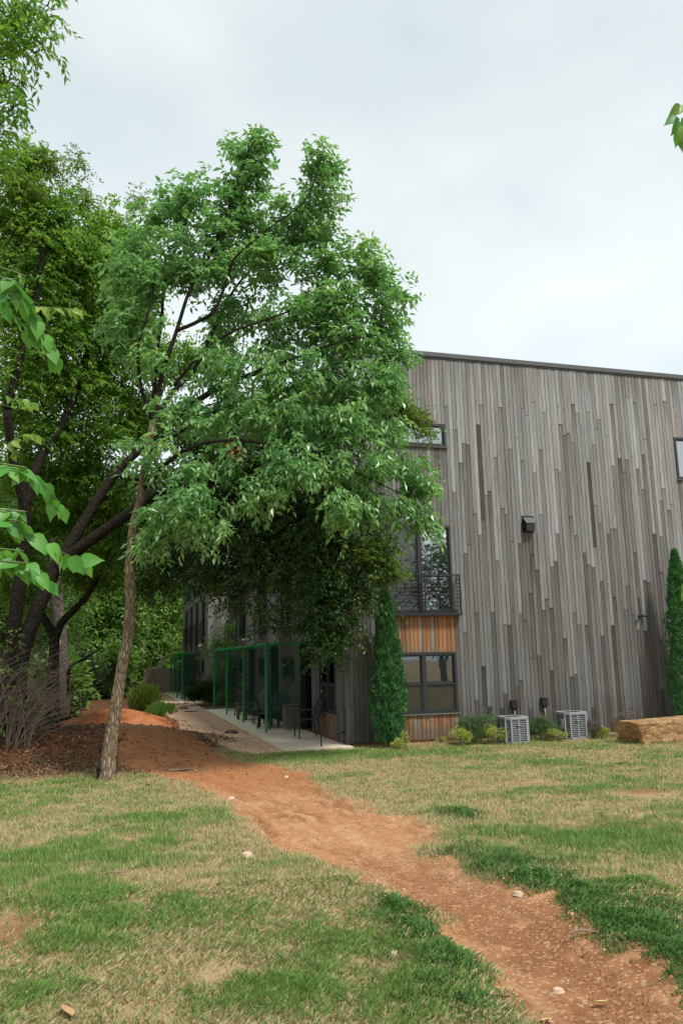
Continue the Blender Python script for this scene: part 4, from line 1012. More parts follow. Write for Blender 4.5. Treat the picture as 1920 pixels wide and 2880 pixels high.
woods = [(-3.9, 44, 13, 3.6, 'leaf_wood', 'bright tree crown rising behind the wooden fence at the end of the path'),
         (.6, 44, 13, 3.6, 'leaf_wood', 'pale green tree against the end wall of the farther block'),
         (-8.2, 35, 12, 3.6, 'leaf_yel', 'yellow green tree seen through the gap right of the far thicket'),
         (-5.6, 46, 15, 4.2, 'leaf_wood', 'tall hazy green tree farthest back behind the dead trunk'),
         (-11, 27, 12, 3.8, 'leaf_wood', 'mid green tree deep in the wood at the left of the berm'),
         (-9.3, 19, 10, 3.0, 'leaf_elm_shade', 'dark leafy tree behind the twin trunks at the far left'),
         (-8.0, 24, 9, 2.6, 'leaf_wood', 'broad leaved tree just behind the leaning ash trunk'),
         (-13.5, 14, 12, 3.8, 'leaf_elm_shade', 'dark tree at the left edge behind the tangled brush'),
         (-5.4, 30, 8, 2.0, 'leaf_wood', 'round bright tree left of the wooden fence'),
         (-15, 35, 15, 5, 'leaf_wood', 'large pale tree closing the wood on the left'),
         (-10.5, 8.5, 10, 2.6, 'leaf_elm_shade', 'shaded tree standing left of the second red berm'),
         (-9.5, 50, 18, 6, 'leaf_yel', 'tallest yellow green tree at the back of the wood'),
         (-4.6, 56, 17, 4.6, 'leaf_wood', 'far tree filling the notch beside the farther block'),
         (-2.2, 41, 9.5, 2.0, 'leaf_wood', 'bright green tree just behind the wooden fence and dead trunk'),
         (2.5, 52, 16, 5, 'leaf_wood', 'tree top showing behind the fence and mesh screens')]
for x, y, h, r, mt_, lab in woods:
    wood_tree('woodland_tree', lab, x, y, h, r, mt_, leafsz=.18 if y < 25 else .28, dens_=1.5 if y < 25 else 1.7, crown_z=.10 if y > 25 else .22)
# trees behind and beside the camera: seen only in the glass
for x, y, h, r, lab in ((14, -27, 8.6, 2.2, 'low round park tree mirrored at the centre of the window glass'), (21, -33, 12, 3, 'tall park tree mirrored in the right pane of the balcony window'), (8.5, -38, 6, 3.0, 'park tree mirrored low in the left pane'), (27, -24, 7, 3, 'park tree far to the right behind the photographer'), (-2, -40, 9, 4.0, 'park tree straight behind the photographer')):
    wood_tree('park_tree', lab, x, y, h, r, 'leaf_elm_shade', leafsz=.24, dens_=.6, group='park trees reflected in the glass')

# forked dark tree and pale trunks left
t = empty('forked_tree', (0, 0, 0), 'dark tree forking low in a Y between the elm and the leaning ash', 'tree')
mb = MB(); F_ = [limb(mb, pxl([(152, 2060), (150, 1950), (152, 1850), (155, 1790)], 5.0), [.17, .15, .13, .13], 12),
    limb(mb, pxl([(155, 1795), (125, 1740), (98, 1705), (60, 1670), (20, 1620)], 5.0), [.12, .10, .085, .07, .05], 10),
    limb(mb, pxl([(155, 1795), (175, 1750), (205, 1720), (245, 1675), (285, 1605), (310, 1540)], 5.0), [.12, .10, .09, .075, .06, .04], 10),
    limb(mb, pxl([(192, 1958, 5.2), (196, 1880, 5.2), (235, 1855, 5.1), (290, 1820, 5.0)], 5.0), [.04, .04, .03, .02], 8)]
A = blob_anchors([(230, 1530, 110, 60, 5.5), (330, 1560, 70, 60, 5.5), (60, 1600, 90, 60, 5.5, .8, .6), (330, 1640, 60, 40, 5.5, .6, .7)], 5, not_in_wall, .42)
grow(mb, F_, A, .03, .006); mb.build('trunk', M['bark_dark'], t, smooth=True)
P, ld, up, Ls, Ws, v = spray(A, 5, .5, 8, .10, .055, droop=.4); leaves('crown', P, ld, up, Ls, Ws, v, M['leaf_elm_shade'], t)
t = empty('old_tree', (0, 0, 0), 'stout grey brown trunk with a pale torn scar behind the forked tree', 'tree')
mb = MB(); F_ = [limb(mb, pxl([(172, 2020), (174, 1930), (172, 1830), (165, 1740), (156, 1650), (150, 1560), (140, 1450)], 9.0), [.27, .24, .22, .21, .19, .16, .12], 14)]
A = blob_anchors([(150, 1420, 140, 80, 9.5), (280, 1450, 90, 60, 9.5)], 9, None, .6)
grow(mb, F_, A, .04, .008); mb.build('trunk', M['bark_grey'], t, smooth=True)
mb = MB(); mb.tube(pxl([(172, 1800, 8.78), (166, 1815, 8.76), (163, 1835, 8.78)]), [.02, .05, .02], 8); mb.build('scar', M['deadwood'], t)
P, ld, up, Ls, Ws, v = spray(A, 5, .6, 7, .13, .07, droop=.4); leaves('crown', P, ld, up, Ls, Ws, v, M['leaf_elm_shade'], t)
# bleached dead trunk beyond the fence
t = empty('dead_tree', (0, 0, 0), 'bleached broken trunk leaning above the wooden fence', 'dead tree')
mb = MB(); limb(mb, pxl([(436, 1930), (442, 1890), (452, 1868), (458, 1852), (464, 1846)], 36.5), [.20, .17, .15, .13, .05], 10, rough=.4); mb.build('trunk', M['deadwood'], t, smooth=True)
t = empty('dead_branch', (0, 0, 0), 'thin bare crooked branch hanging in the foliage left of the dead trunk', 'branch')
mb = MB(); limb(mb, pxl([(398, 1800), (406, 1815), (404, 1832), (412, 1840)], 26.), [.02, .025, .02, .01], 6); limb(mb, pxl([(404, 1828), (401, 1850)], 26.), [.015, .008], 6); mb.build('limb', M['deadwood'], t)

# ------------------------------------------------------------------ shrubs
def shrub(name, label, x, y, rx, ry, h, mat, n, L, W, cat='shrub', group=None, upright=0.0, zc=None, stems=14, stem_mat='twig', droop=.2, flat=False):
    z0 = gz1(x, y); t = empty(name, (x, y, z0), label, cat, group)
    p = nrm(rng.normal(size=(n, 3)))*(rng.uniform(.1, 1, (n, 1))**.45)*(rx, ry, h*.5)
    lob = nrm(rng.normal(size=(7, 3)))*rng.uniform(.3, .75, (7, 1))*(rx, ry, h*.5); li = rng.integers(0, 7, n)
    p = p*np.array([.30, .36, .44, .50, .38, .46, .34])[li][:, None]*1.25+lob[li]
    p = p*(1+.5*(vnoise(p[:, 0]*14+x*7, p[:, 2]*14+y, 6)-.5))[:, None]
    p[:, 2] += h*.5; p = p[p[:, 2] > .01]; p = p[~((p[:, 0]+x > -.1) & (p[:, 1]+y > -.10) & (p[:, 1]+y < 16.2))]
    mb = MB()
    for k in range(stems):
        e_ = p[rng.integers(len(p))]; mb.tube([(e_[0]*.1, e_[1]*.1, 0), e_*(.45, .45, .6), e_], [.008, .006, .003], 5, caps=False)
    mb.build('stems', M[stem_mat], t)
    d = nrm(p-(0, 0, h*.3))+rng.normal(size=p.shape)*.5; d[:, 2] += upright
    up = np.array([0, 0, 1.])+rng.normal(size=p.shape)*.5
    v = np.clip(rng.normal(.42, .24, len(p)), 0, 1)
    leaves('foliage', p, d, up, L*rng.uniform(.6, 1.3, len(p)), W*rng.uniform(.7, 1.2, len(p)), v, M[mat], t); return t
shrub('lavender', 'rounded dark green shrub at the left of the air conditioners', float(at(1340, 2060, -0.85)[0]), -0.85, .50, .34, .62, 'leaf_lav', 4200, .07, .016, group='low shrubs along the board wall', upright=1.3)
shrub('golden_shrub', 'golden shrub leaning on the left side of the first air conditioner', float(at(1392, 2060, -1.1)[0]), -1.1, .27, .22, .44, 'leaf_gold', 1300, .045, .018, group='golden shrubs along the wall', upright=.5)
shrub('golden_shrub', 'golden shrub beside the lower window, left of the dark shrub', float(at(1292, 2060, -1.0)[0]), -1.0, .34, .22, .38, 'leaf_gold', 1500, .045, .018, group='golden shrubs along the wall', upright=.7)
shrub('golden_shrub', 'small golden shrub at the foot of the left juniper column', .84, -1.05, .19, .14, .24, 'leaf_gold', 1100, .04, .016, group='golden shrubs along the wall', upright=.6)
shrub('lavender', 'grey green shrub with dry tips between the two air conditioners', float(at(1520, 2060, -0.8)[0]), -0.8, .50, .32, .50, 'leaf_lav', 4000, .07, .014, group='low shrubs along the board wall', upright=1.3)
shrub('golden_shrub', 'sparse golden shrub in front of the second air conditioner', float(at(1572, 2060, -1.15)[0]), -1.15, .28, .16, .30, 'leaf_gold', 700, .045, .018, group='golden shrubs along the wall', upright=.5)
shrub('lavender', 'dry grey twiggy shrub right of the second air conditioner', float(at(1664, 2060, -1.0)[0]), -1.0, .22, .2, .42, 'leaf_twig', 1700, .06, .008, group='low shrubs along the board wall', upright=1.2)
shrub('golden_shrub', 'golden shrub just left of the sandstone block', float(at(1690, 2060, -1.1)[0]), -1.1, .20, .16, .28, 'leaf_gold', 900, .045, .018, group='golden shrubs along the wall', upright=.5)
shrub('lavender', 'dry grey seed head shrub behind the end of the sandstone block', float(at(1742, 2060, -1.0)[0]), -1.0, .42, .24, .52, 'leaf_twig', 3000, .06, .008, group='low shrubs along the board wall', upright=1.0)
for k, (x, y, px, lab) in enumerate([(1.0, -.98, 0, 'golden sprig rising against the base of the left juniper'), (2.05, -.35, 0, 'tiny golden weed under the lower window')]):
    shrub('golden_sprig', lab, x, y, .10, .08, .40 if k == 0 else .14, 'leaf_gold', 160, .05, .018, cat='plant', upright=.6, stems=6)
shrub('evergreen_shrub', 'glossy dark evergreen bush beside the distant patio slab', -1.15, 18.2, .95, .8, 1.15, 'leaf_dark', 6500, .14, .055, upright=.6)
shrub('evergreen_shrub', 'small bush in the mulch behind the first patio', -.25, 17.0, .5, .5, .75, 'leaf_wood', 1800, .12, .03, upright=.9)
def col_tree(label, x, y, h, r, n):
    z0 = gz1(x, y); t = empty('juniper', (x, y, z0-.02), label, 'juniper', 'columnar junipers against the board wall')
    z = rng.uniform(.02, 1, n)**.85; prof = np.interp(z, [0, .06, .28, .6, .85, .97, 1], [.7, .85, 1, .80, .42, .15, .04])
    th = rng.uniform(0, 2*np.pi, n); lump = 1+.35*(vnoise(th*2.2, z*h*2.6, 12)-.5)+.75*(vnoise(th*4.5, z*h*8, 13)-.5)
    rr_ = r*prof*lump*rng.uniform(.55, 1, n)**.5
    p = np.stack([rr_*np.cos(th), rr_*np.sin(th), z*h], 1)
    d = np.stack([np.cos(th)*.5, np.sin(th)*.5, np.full(n, 1.0)], 1)+rng.normal(size=(n, 3))*.35
    up = np.stack([np.cos(th), np.sin(th), np.full(n, .3)], 1)+rng.normal(size=(n, 3))*.4
    mb = MB(); mb.tube([(0, 0, 0), (0, 0, h*.5), (0, 0, h*.95)], [.04, .025, .005], 8); mb.build('trunk', M['bark_dark'], t)
    leaves('foliage', p, d, up, rng.uniform(.05, .11, n), rng.uniform(.018, .036, n), np.clip(.40+rng.normal(0, .28, n)+.9*(vnoise(th*9, z*h*14, 15)-.5), 0, 1), M['leaf_cyp'], t)
col_tree('narrow green juniper column between the building corner and the lower window', .80, -.55, 3.35, .335, 15000)
col_tree('tall juniper column at the right edge of the photo', 8.38, -.65, 4.35, .38, 15000)
# young tree in the courtyard gap
t = empty('young_tree', (0, 0, 0), 'slim light green tree in the gap between the two blocks', 'tree')
mb = MB(); F_ = [limb(mb, [(-.45, 16.9, 0), (-.5, 16.8, 1.2), (-.45, 16.6, 2.2), (-.5, 16.5, 3.3)], [.04, .035, .025, .01], 8)]
A = np.vstack([np.array(c_)+nrm(rng.normal(size=(n_, 3)))*rng.uniform(.2, 1, (n_, 1))**.5*r_ for c_, r_, n_ in (((-.75, 16.5, 2.9), .45, 22), ((-.4, 16.3, 2.4), .55, 30), ((-.55, 16.4, 1.9), .6, 34), ((-.25, 16.5, 3.2), .35, 16), ((-.9, 16.4, 2.3), .4, 18))])
A = A[(A[:, 1] > 16.3) | (A[:, 0] < -.15)]
grow(mb, F_, A, .012, .003); mb.build('trunk', M['bark_grey'], t, smooth=True)
P, ld, up, Ls, Ws, v = spray(A, 4, .25, 8, .085, .05, droop=.2); k = (P[:, 0] < -.08) | (P[:, 1] > 16.3); P, ld, up, Ls, Ws, v = [q[k] for q in (P, ld, up, Ls, Ws, v)]
leaves('crown', P, ld, up, Ls, Ws, v, M['leaf_wood'], t)
# thicket bushes left and middle
shrub('bush', 'dark rounded thicket bush behind the leaning trunk at the foot of the wood', -6.3, 12.5, 1.3, 1.2, 2.5, 'leaf_dark', 15000, .09, .05, stems=40)
shrub('bush', 'dark ivy covered bush at the foot of the forked tree', -7.25, 4.9, .75, .6, 1.35, 'leaf_dark', 9000, .07, .04, stems=30)
shrub('bush', 'tangled leafy bush left of the forked tree', -8.6, 5.2, 1.3, .8, 2.3, 'leaf_elm_shade', 12000, .08, .045, stems=60)
shrub('bush', 'low leafy bush at the left edge in front of the elm trunks', -8.4, 1.6, .8, .6, 1.2, 'leaf_dark', 7000, .07, .04, stems=40)
shrub('bush', 'bush with broad bright leaves right of the old trunk', -6.7, 10, 1.1, .9, 3.0, 'leaf_wood', 5000, .20, .13, stems=30)
shrub('tall_grass', 'tall wispy green grass clump beside the far gravel path', -3.95, 13.5, .75, .9, 1.15, 'leaf_yel', 7000, .28, .012, cat='grass clump', upright=2.2, stems=60)
shrub('tall_grass', 'dark green weeds below the second berm at its right', -3.4, 10.5, .5, 1.3, .5, 'leaf_wood', 3000, .18, .014, cat='grass clump', upright=1.8, stems=30)
shrub('bush', 'light green bush row closing the view left of the wooden fence', -4.9, 27, 1.2, 1.6, 3.0, 'leaf_wood', 9000, .16, .09, stems=40)
# bare brush
t = empty('brush_thicket', (0, 0, 0), 'grey tangle of bare arching stems at the left edge', 'brush')
mb = MB()
for k in range(330):
    x = rng.uniform(-8.3, -6.5); y = rng.uniform(.6, 3.6); z0 = float(gbase(x, y)); hh = rng.uniform(.8, 2.1); dx = rng.normal(.45, .45); dy = rng.normal(-.2, .3)
    hh *= 1-.45*max(0, (x+7.2)/.6)
    P, r_ = smooth_path([(x, y, z0-.05), (x+dx*.25, y+dy*.2, z0+hh*.45), (x+dx*.7, y+dy*.6, z0+hh*.85), (x+dx*1.3, y+dy, z0+hh)], [.008, .006, .004, .002], 3); mb.tube(P, r_, 4, caps=False)
    for q in range(2):
        s_ = P[rng.integers(3, len(P))]; e_ = s_+rng.normal(size=3)*(.22, .12, .18)+(0.05, 0, .12); mb.tube([s_, (s_+e_)/2+(0, 0, .03), e_], [.004, .003, .002], 4, caps=False)
mb.build('stems', M['twig'], t)
A = np.stack([rng.uniform(-8.3, -6.8, 190), rng.uniform(.4, 3.4, 190), rng.uniform(.6, 2.6, 190)], 1)
P, ld, up, Ls, Ws, v = spray(A, 1, .14, 5, .11, .06, droop=.2); leaves('foliage', P, ld, up, Ls, Ws, v, M['leaf_wood'], t)

# ------------------------------------------------------------------ overhanging tree at the upper left, and right edge sprays
t = empty('overhanging_tree', (0, 0, 0), 'near tree reaching in at the top left corner with long narrow leaflets', 'tree')
mb = MB(); F_ = [limb(mb, [(-8.6, -9.5, .1), (-8.5, -9.6, 3), (-8.2, -9.8, 6), (-7.6, -10, 8)], [.2, .17, .12, .06], 10),
      limb(mb, [(-7.9, -9.9, 7), tuple(at(-60, 120, -9.8)), tuple(at(40, 40, -9.8))], [.04, .025, .01], 8), limb(mb, [(-8.2, -9.8, 6), tuple(at(-80, 260, -9.8)), tuple(at(20, 230, -9.8))], [.04, .02, .008], 8)]
A = blob_anchors([(10, 20, 70, 34, -9.8, .3), (110, 15, 50, 18, -9.8, .2), (160, 4, 26, 10, -9.8, .12), (50, 80, 60, 34, -9.8, .25), (100, 135, 36, 18, -9.8, .15), (110, 62, 30, 16, -9.8, .12), (20, 130, 40, 20, -9.8, .2), (10, 190, 18, 14, -9.8, .12), (35, 240, 46, 26, -9.8, .18), (20, 300, 38, 22, -9.8, .2), (-60, 100, 90, 160, -9.6, .5, .5), (5, 345, 30, 22, -9.6, .2), (20, 60, 90, 60, -9.6, .3), (70, 110, 50, 36, -9.8, .2), (15, 215, 40, 30, -9.7, .2), (12, 300, 44, 24, -9.7, .2), (-20, 380, 60, 40, -9.4, .3)], -9.8, None, .16)
grow(mb, F_, A, .008, .002); mb.build('trunk', M['bark_dark'], t, smooth=True)
P, ld, up, Ls, Ws, v = spray(A, 2, .24, 9, .095, .032, droop=.55, spread=.9); leaves('crown', P, ld, up, Ls, Ws, v, M['leaf_left'], t)

# broad leaf with heart base
def broad_leaf_mesh(name, mat, fold=.25, curl=.35):
    ys_ = [0, .10, .28, .5, .72, .88, 1.0, 1.14]; hw = [.02, .25, .36, .345, .25, .14, .06, .0]
    V = []; 
    for y, w_ in zip(ys_, hw):
        z = -curl*y*y*.5; V += [(-w_, y, z+fold*w_), (0, y, z), (w_, y, z+fold*w_)]
    Qf = []
    for i in range(len(ys_)-1):
        a = i*3; Qf += [[a, a+1, a+4, a+3], [a+1, a+2, a+5, a+4]]
    o = np_mesh(name, np.array(V), np.array(Qf), mat, smooth=True); me = o.data; bpy.data.objects.remove(o); return me
BL = [broad_leaf_mesh('leaf', M['bigleaf'], f, c_) for f, c_ in ((.25, .3), (.5, .5), (.1, .15))]
BL2 = [broad_leaf_mesh('leaf', M['bigleaf2'], f, c_) for f, c_ in ((.25, .3), (.4, .6))]
def place_leaf(parent, pos, d, up, L_, meshes):
    d = Vector(d).normalized(); s = d.cross(Vector(up)).normalized(); n_ = s.cross(d)
    o = bpy.data.objects.new('leaf', random.choice(meshes)); COL.objects.link(o); o.parent = parent
    mw = Matrix.Identity(4)
    for i in range(3): mw[i][0] = s[i]*L_; mw[i][1] = d[i]*L_; mw[i][2] = n_[i]*L_; mw[i][3] = pos[i]
    o.matrix_world = mw
M['stem'] = simple('green_stem', (.10, .16, .05), .6, .3)
near = empty('hackberry_tree', (0, 0, 0), 'near tree at the left edge with drooping sprays of large heart shaped leaves', 'tree')
mb = MB(); limb(mb, [(-7.2, -14.0, .2), (-7.1, -13.9, 1.5), (-7.0, -13.8, 3.2), (-6.8, -13.7, 5.0)], [.09, .08, .06, .03], 10); mb.build('trunk', M['bark_grey'], near, smooth=True); mb = MB()
YN = -13.4
def bough(pts, nl, size, meshes, Y=YN, d0=None):
    P, r_ = smooth_path([(-7.05, -13.8, at(*pts[0], Y)[2]+.1)]+[at(p[0], p[1], Y+(i*.03)) for i, p in enumerate(pts)], [.006]+list(np.linspace(.0035, .0015, len(pts))), 6)
    mb.tube(P, r_, 6, caps=False)
    n_ = len(P); k0 = 6; side = 1
    for j in range(nl):
        u_ = k0+(n_-1-k0)*(j+.5)/nl; i = int(u_); p = P[min(i, n_-1)]; T_ = P[min(i+1, n_-1)]-P[max(i-1, 0)]; T_ = T_/np.linalg.norm(T_)
        s_ = np.cross(T_, [0, 0, 1]); side = -side
        d = T_*.55+s_*side*.45+np.array([0, 0, -1.0])*rng.uniform(.25, 1.1)+rng.normal(size=3)*.18
        up = np.array([0, -.75, .7])+rng.normal(size=3)*.45
        place_leaf(near, p, d, up, size*rng.uniform(.75, 1.15), meshes)
    place_leaf(near, P[-1], P[-1]-P[-4]+np.array([0, 0, -.02]), (0, -.8, .5), size*.8, meshes)
bough([(-20, 745), (30, 790), (70, 840), (100, 890), (130, 950), (155, 1005)], 15, .095, BL)
bough([(-20, 770), (0, 830), (20, 870), (60, 905), (95, 945)], 12, .08, BL)
bough([(60, 850), (110, 862), (160, 868), (200, 868), (222, 875)], 12, .055, BL2, Y=-13.0)
bough([(-20, 1300), (20, 1310), (60, 1322), (110, 1345), (150, 1390), (175, 1430)], 14, .085, BL)
bough([(-20, 1455), (20, 1468), (60, 1482), (110, 1512), (160, 1545), (200, 1565), (235, 1585)], 16, .09, BL)
bough([(-20, 1575), (20, 1580), (60, 1590), (100, 1610), (140, 1640)], 14, .08, BL)
bough([(-20, 1260), (20, 1250), (55, 1228), (85, 1222), (105, 1228)], 10, .06, BL2, Y=-12.6)
bough([(-20, 1130), (20, 1125), (60, 1122), (95, 1135)], 10, .06, BL2, Y=-12.6)
bough([(-20, 1430), (10, 1430), (30, 1445)], 6, .08, BL)
bough([(-30, 1540), (0, 1545), (10, 1560)], 5, .09, BL)
mb.build('branch', M['stem'], near, smooth=True)
# right edge
rt = empty('redbud_tree', (0, 0, 0), 'tree just off the right edge showing one dangling cluster of heart shaped leaves', 'tree')
mb = MB(); cR_ = at(1935, 330, -13.2)
limb(mb, [(1.2, -11.5, .2), (1.15, -11.6, 2.5), (1.0, -11.8, 4.6)], [.10, .08, .05], 10)
limb(mb, [(1.1, -11.6, 3.6), (.2, -12.4, 4.6), tuple(at(2010, 270, -13.2)), tuple(cR_), tuple(at(1925, 350, -13.2))], [.04, .025, .012, .006, .004], 8)
mb.build('trunk', M['bark_dark'], rt, smooth=True)
for px, py, dx, dz, s_ in ((1915, 300, -.9, -.7, .105), (1905, 330, -1.0, -.55, .10), (1915, 345, -.75, -.9, .11), (1925, 355, -.45, -1.0, .10), (1912, 372, -.4, -1, .095), (1918, 385, -.1, -1, .105), (1930, 330, -.3, -.9, .10), (1930, 370, .1, -1, .10), (1935, 300, -.3, -.2, .10), (1940, 290, .2, .6, .10), (1950, 340, .7, -.6, .10), (1924, 400, .0, -1, .07)):
    p = at(px, py, -13.2+rng.normal()*.04); place_leaf(rt, p, cR*dx+np.array([0, 0, dz])+cF*rng.normal()*.2, -cF+np.array([0, 0, .4])+rng.normal(size=3)*.3, s_, BL2+BL)
for px, py, s_ in ((1925, 1640, .07), (1922, 1665, .06), (1930, 1690, .07), (1935, 1620, .07)):
    p = at(px, py, -12.4); place_leaf(rt, p, (-.3, 0, -1), -cF, s_, BL2)

# ------------------------------------------------------------------ green mesh screens
def screens(name, label, xpost, xwall, posts, group):
    t = empty(name, (0, 0, 0), label, 'mesh screen', group); H = 2.33
    for i, y in enumerate(posts):
        mb = MB(); mb.box(xpost-.028, xpost+.028, y-.028, y+.028, .03, H); mb.build('post', M['green'], t)
        mb = MB(); mb.box(xpost+.034, xwall-.002, y-.025, y+.025, H-.055, H-.001); mb.build('rail', M['green'], t)
        mb = MB()
        for z in np.arange(.16, H-.06, .0275): mb.box(xpost+.033, xwall-.01, y-.003, y+.001, z-.005, z+.005)
        for x in np.arange(xpost+.06, xwall-.02, .055): mb.box(x-.004, x+.004, y+.002, y+.006, .10, H-.055)
        mb.build('mesh_panel', M['wire'], t)
    for a, b_ in zip(posts[:-1], posts[1:]):
        mb = MB(); mb.box(xpost-.025, xpost+.025, a+.034, b_-.034, H-.055, H-.001); mb.build('rail', M['green'], t)
        mb = MB()
        for k in range(9): mb.box(xwall-.005, xwall-.001, a, b_, .1, .101)
    return t
screens('mesh_screen', 'bright green steel posts with mesh screens beside the nearer patio', -1.08, 0, [3.7, 7.5, 11.3, 15.0], 'green mesh screens')
screens('mesh_screen', 'distant green posts with mesh screens on the far patio near the wooden fence', -1.62, XB, [23.8, 26.8, 29.8, 32.6], 'green mesh screens')

# ------------------------------------------------------------------ chairs
def armchair(x, y, rz, label, z=.035, mat='black', s=1.0):
    t = empty('armchair', (x, y, z), label, 'chair', 'chairs on the patios', rz); W_, D_ = .25, .24
    for sx in (-1, 1):
        mb = MB(); mb.beam((sx*W_, -D_, 0), (sx*W_, -D_, .64), .028, .028, (0, 1, 0)); mb.build('leg', M[mat], t)
        mb = MB(); mb.beam((sx*W_, D_+.05, 0), (sx*W_, D_-.02, .44), .028, .028, (0, 1, 0)); mb.build('leg', M[mat], t)
        mb = MB(); mb.beam((sx*W_, D_-.02, .44), (sx*W_, D_+.11, .88), .03, .035, (0, 1, 0)); mb.build('back_post', M[mat], t)
        mb = MB(); mb.beam((sx*W_, -D_-.02, .65), (sx*W_, D_+.05, .66), .045, .022); mb.build('armrest', M[mat], t)
    mb = MB(); mb.box(-W_-.01, W_+.01, -D_, -D_+.03, .40, .44); mb.box(-W_-.01, W_+.01, D_-.04, D_-.01, .40, .44); mb.build('seat_frame', M[mat], t)
    for k in range(8):
        mb = MB(); mb.box(-W_+.0, W_-.0, -D_+.035+.055*k, -D_+.075+.055*k, .425, .441); mb.build('seat_slat', M[mat], t)
    for k in range(7):
        z_ = .50+.058*k; yy_ = D_-.02+.13*(z_-.44)/.44; mb = MB(); mb.box(-W_+.02, W_-.02, yy_-.008, yy_+.008, z_, z_+.04); mb.build('back_slat', M[mat], t)
    return t
armchair(-.42, 1.95, R(-90), 'black slatted armchair with its back against the wall outside the first mesh screen', z=.035)
armchair(-.72, 4.9, R(120), 'dark armchair just behind the first green mesh screen')
armchair(-.55, 10.6, R(150), 'black armchair farther along behind the third green post')
for x, y, rz, lab in ((-1.35, 22.2, 80, 'nearest black armchair on the distant patio'), (-1.2, 23.2, 200, 'middle black armchair on the distant patio beside the green post'), (-1.45, 25.6, 90, 'black armchair deepest on the distant patio')):
    armchair(x, y, R(rz), lab)
def adirondack(x, y, rz, label, mat):
    t = empty('adirondack_chair', (x, y, .035), label, 'chair', 'chairs on the patios', rz)
    for sx in (-1, 1):
        mb = MB(); mb.box(sx*.29-.02, sx*.29+.02, -.42, -.32, 0, .50); mb.build('leg', M[mat], t)
        mb = MB(); mb.beam((sx*.25, -.40, .33), (sx*.25, .45, .06), .03, .12); mb.build('leg', M[mat], t)
        mb = MB(); mb.box(sx*.32-.07, sx*.32+.07, -.46, .26, .50, .525); mb.build('armrest', M[mat], t)
        mb = MB(); mb.box(sx*.29-.02, sx*.29+.02, .18, .24, .1, .50); mb.build('arm_post', M[mat], t)
    for k in range(7):
        f = k/6; mb = MB(); mb.beam((-.25, -.40+.5*f, .385-.13*f), (.25, -.40+.5*f, .385-.13*f), .075, .02, (0, 0, 1)); mb.build('seat_slat', M[mat], t)
    for k in range(5):
        a = (k-2); mb = MB(); hh = .78-.035*a*a
        mb.beam((a*.095, .10, .22), (a*.125, .10+.42*hh, .22+hh*.92), .088, .02, (0, 1, 0)); mb.build('back_slat', M[mat], t)
    mb = MB(); mb.beam((-.24, .30, .56), (.24, .30, .56), .02, .06); mb.build('back_rail', M[mat], t)
adirondack(-.62, 8.6, R(-75), 'weathered grey wooden adirondack chair between the second and third green posts', 'oldwood')
adirondack(-.5, 5.6, R(-35), 'dark green adirondack chair against the wall behind the first mesh screen', 'greenchair')
t = empty('side_table', (-.75, 6.6, .035), 'small dark side table between the adirondack chairs', 'table')
mb = MB(); mb.box(-.2, .2, -.2, .2, .38, .405); mb.build('tabletop', M['black'], t)
for sx in (-1, 1):
    for sy in (-1, 1): mb = MB(); mb.box(sx*.17-.015, sx*.17+.015, sy*.17-.015, sy*.17+.015, 0, .379); mb.build('leg', M['black'], t)
t = empty('wooden_planter', (-.28, 4.35, .035), 'warm wooden planter box behind the first mesh screen', 'planter')
for k in range(5):
    mb = MB(); mb.box(-.2, .2, -.17+.068*k, -.105+.068*k, 0, .62); o = mb.build('board', M['oldwood'] if k % 2 else M['fence'], t)
mb = MB(); mb.box(-.22, .22, -.19, .19, .621, .645); mb.build('rim', M['oldwood'], t)

# ------------------------------------------------------------------ wooden fence at the end
t = empty('wooden_fence', (0, 0, 0), 'brown shadow box wooden fence closing the end of the gravel path', 'fence')
x = -3.05; k = 0
while x < -.9:
    o_ = .0 if k % 2 == 0 else .05
    mb = MB(); mb.box(x, x+.135, 33.9+o_, 33.918+o_, .03, 1.48+rng.uniform(-.01, .01)); mb.build('picket', M['fence'], t); x += .115; k += 1
for z in (.3, .82, 1.32):
    mb = MB(); mb.box(-3.05, -.9, 33.92, 33.948, z, z+.07); mb.build('rail', M['fence'], t)
for x in (-3.08, -1.95, -.95): mb = MB(); mb.box(x-.045, x+.045, 33.975, 34.06, 0, 1.5); mb.build('post', M['fence'], t)

# ------------------------------------------------------------------ drains, boards, notable stones and leaves
def dome(x, y, r, label):
    z = gz1(x, y); t = empty('drain_grate', (x, y, z), label, 'drain', 'round drain grates in the gravel')
    for k in range(10):
        a = k/10*2*np.pi; th = np.linspace(0, np.pi/2, 5); mb = MB()
        mb.tube(np.stack([r*np.cos(th)*np.cos(a), r*np.cos(th)*np.sin(a), r*.45*np.sin(th)+.01], 1), .012, 5); mb.build('rib', M['iron'], t)
    th = np.linspace(0, 2*np.pi, 17); mb = MB(); mb.tube(np.stack([r*np.cos(th), r*np.sin(th), np.full(17, .01)], 1), .015, 6, caps=False); mb.build('rim', M['iron'], t)
g = gpoint(650, 2063); dome(g[0], g[1], .17, 'domed black drain grate in the gravel near the patio corner')
g = gpoint(516, 1994); dome(g[0], g[1], .19, 'domed black drain grate farther along the gravel path')
for px, py, L_, lab in ((537, 2002, .50, 'flat dark board lying on the gravel nearer the drain'), (488, 1982, .5, 'flat dark board lying farther up the gravel path')):
    g = gpoint(px, py); mb = MB(); mb.box(-L_/2, L_/2, -.05, .05, 0, .03); o = mb.build('scrap_board', M['bark_dark']); o.location = (g[0], g[1], gz1(g[0], g[1])+.003); tagit(o, lab, 'board', 'scrap boards on the gravel')
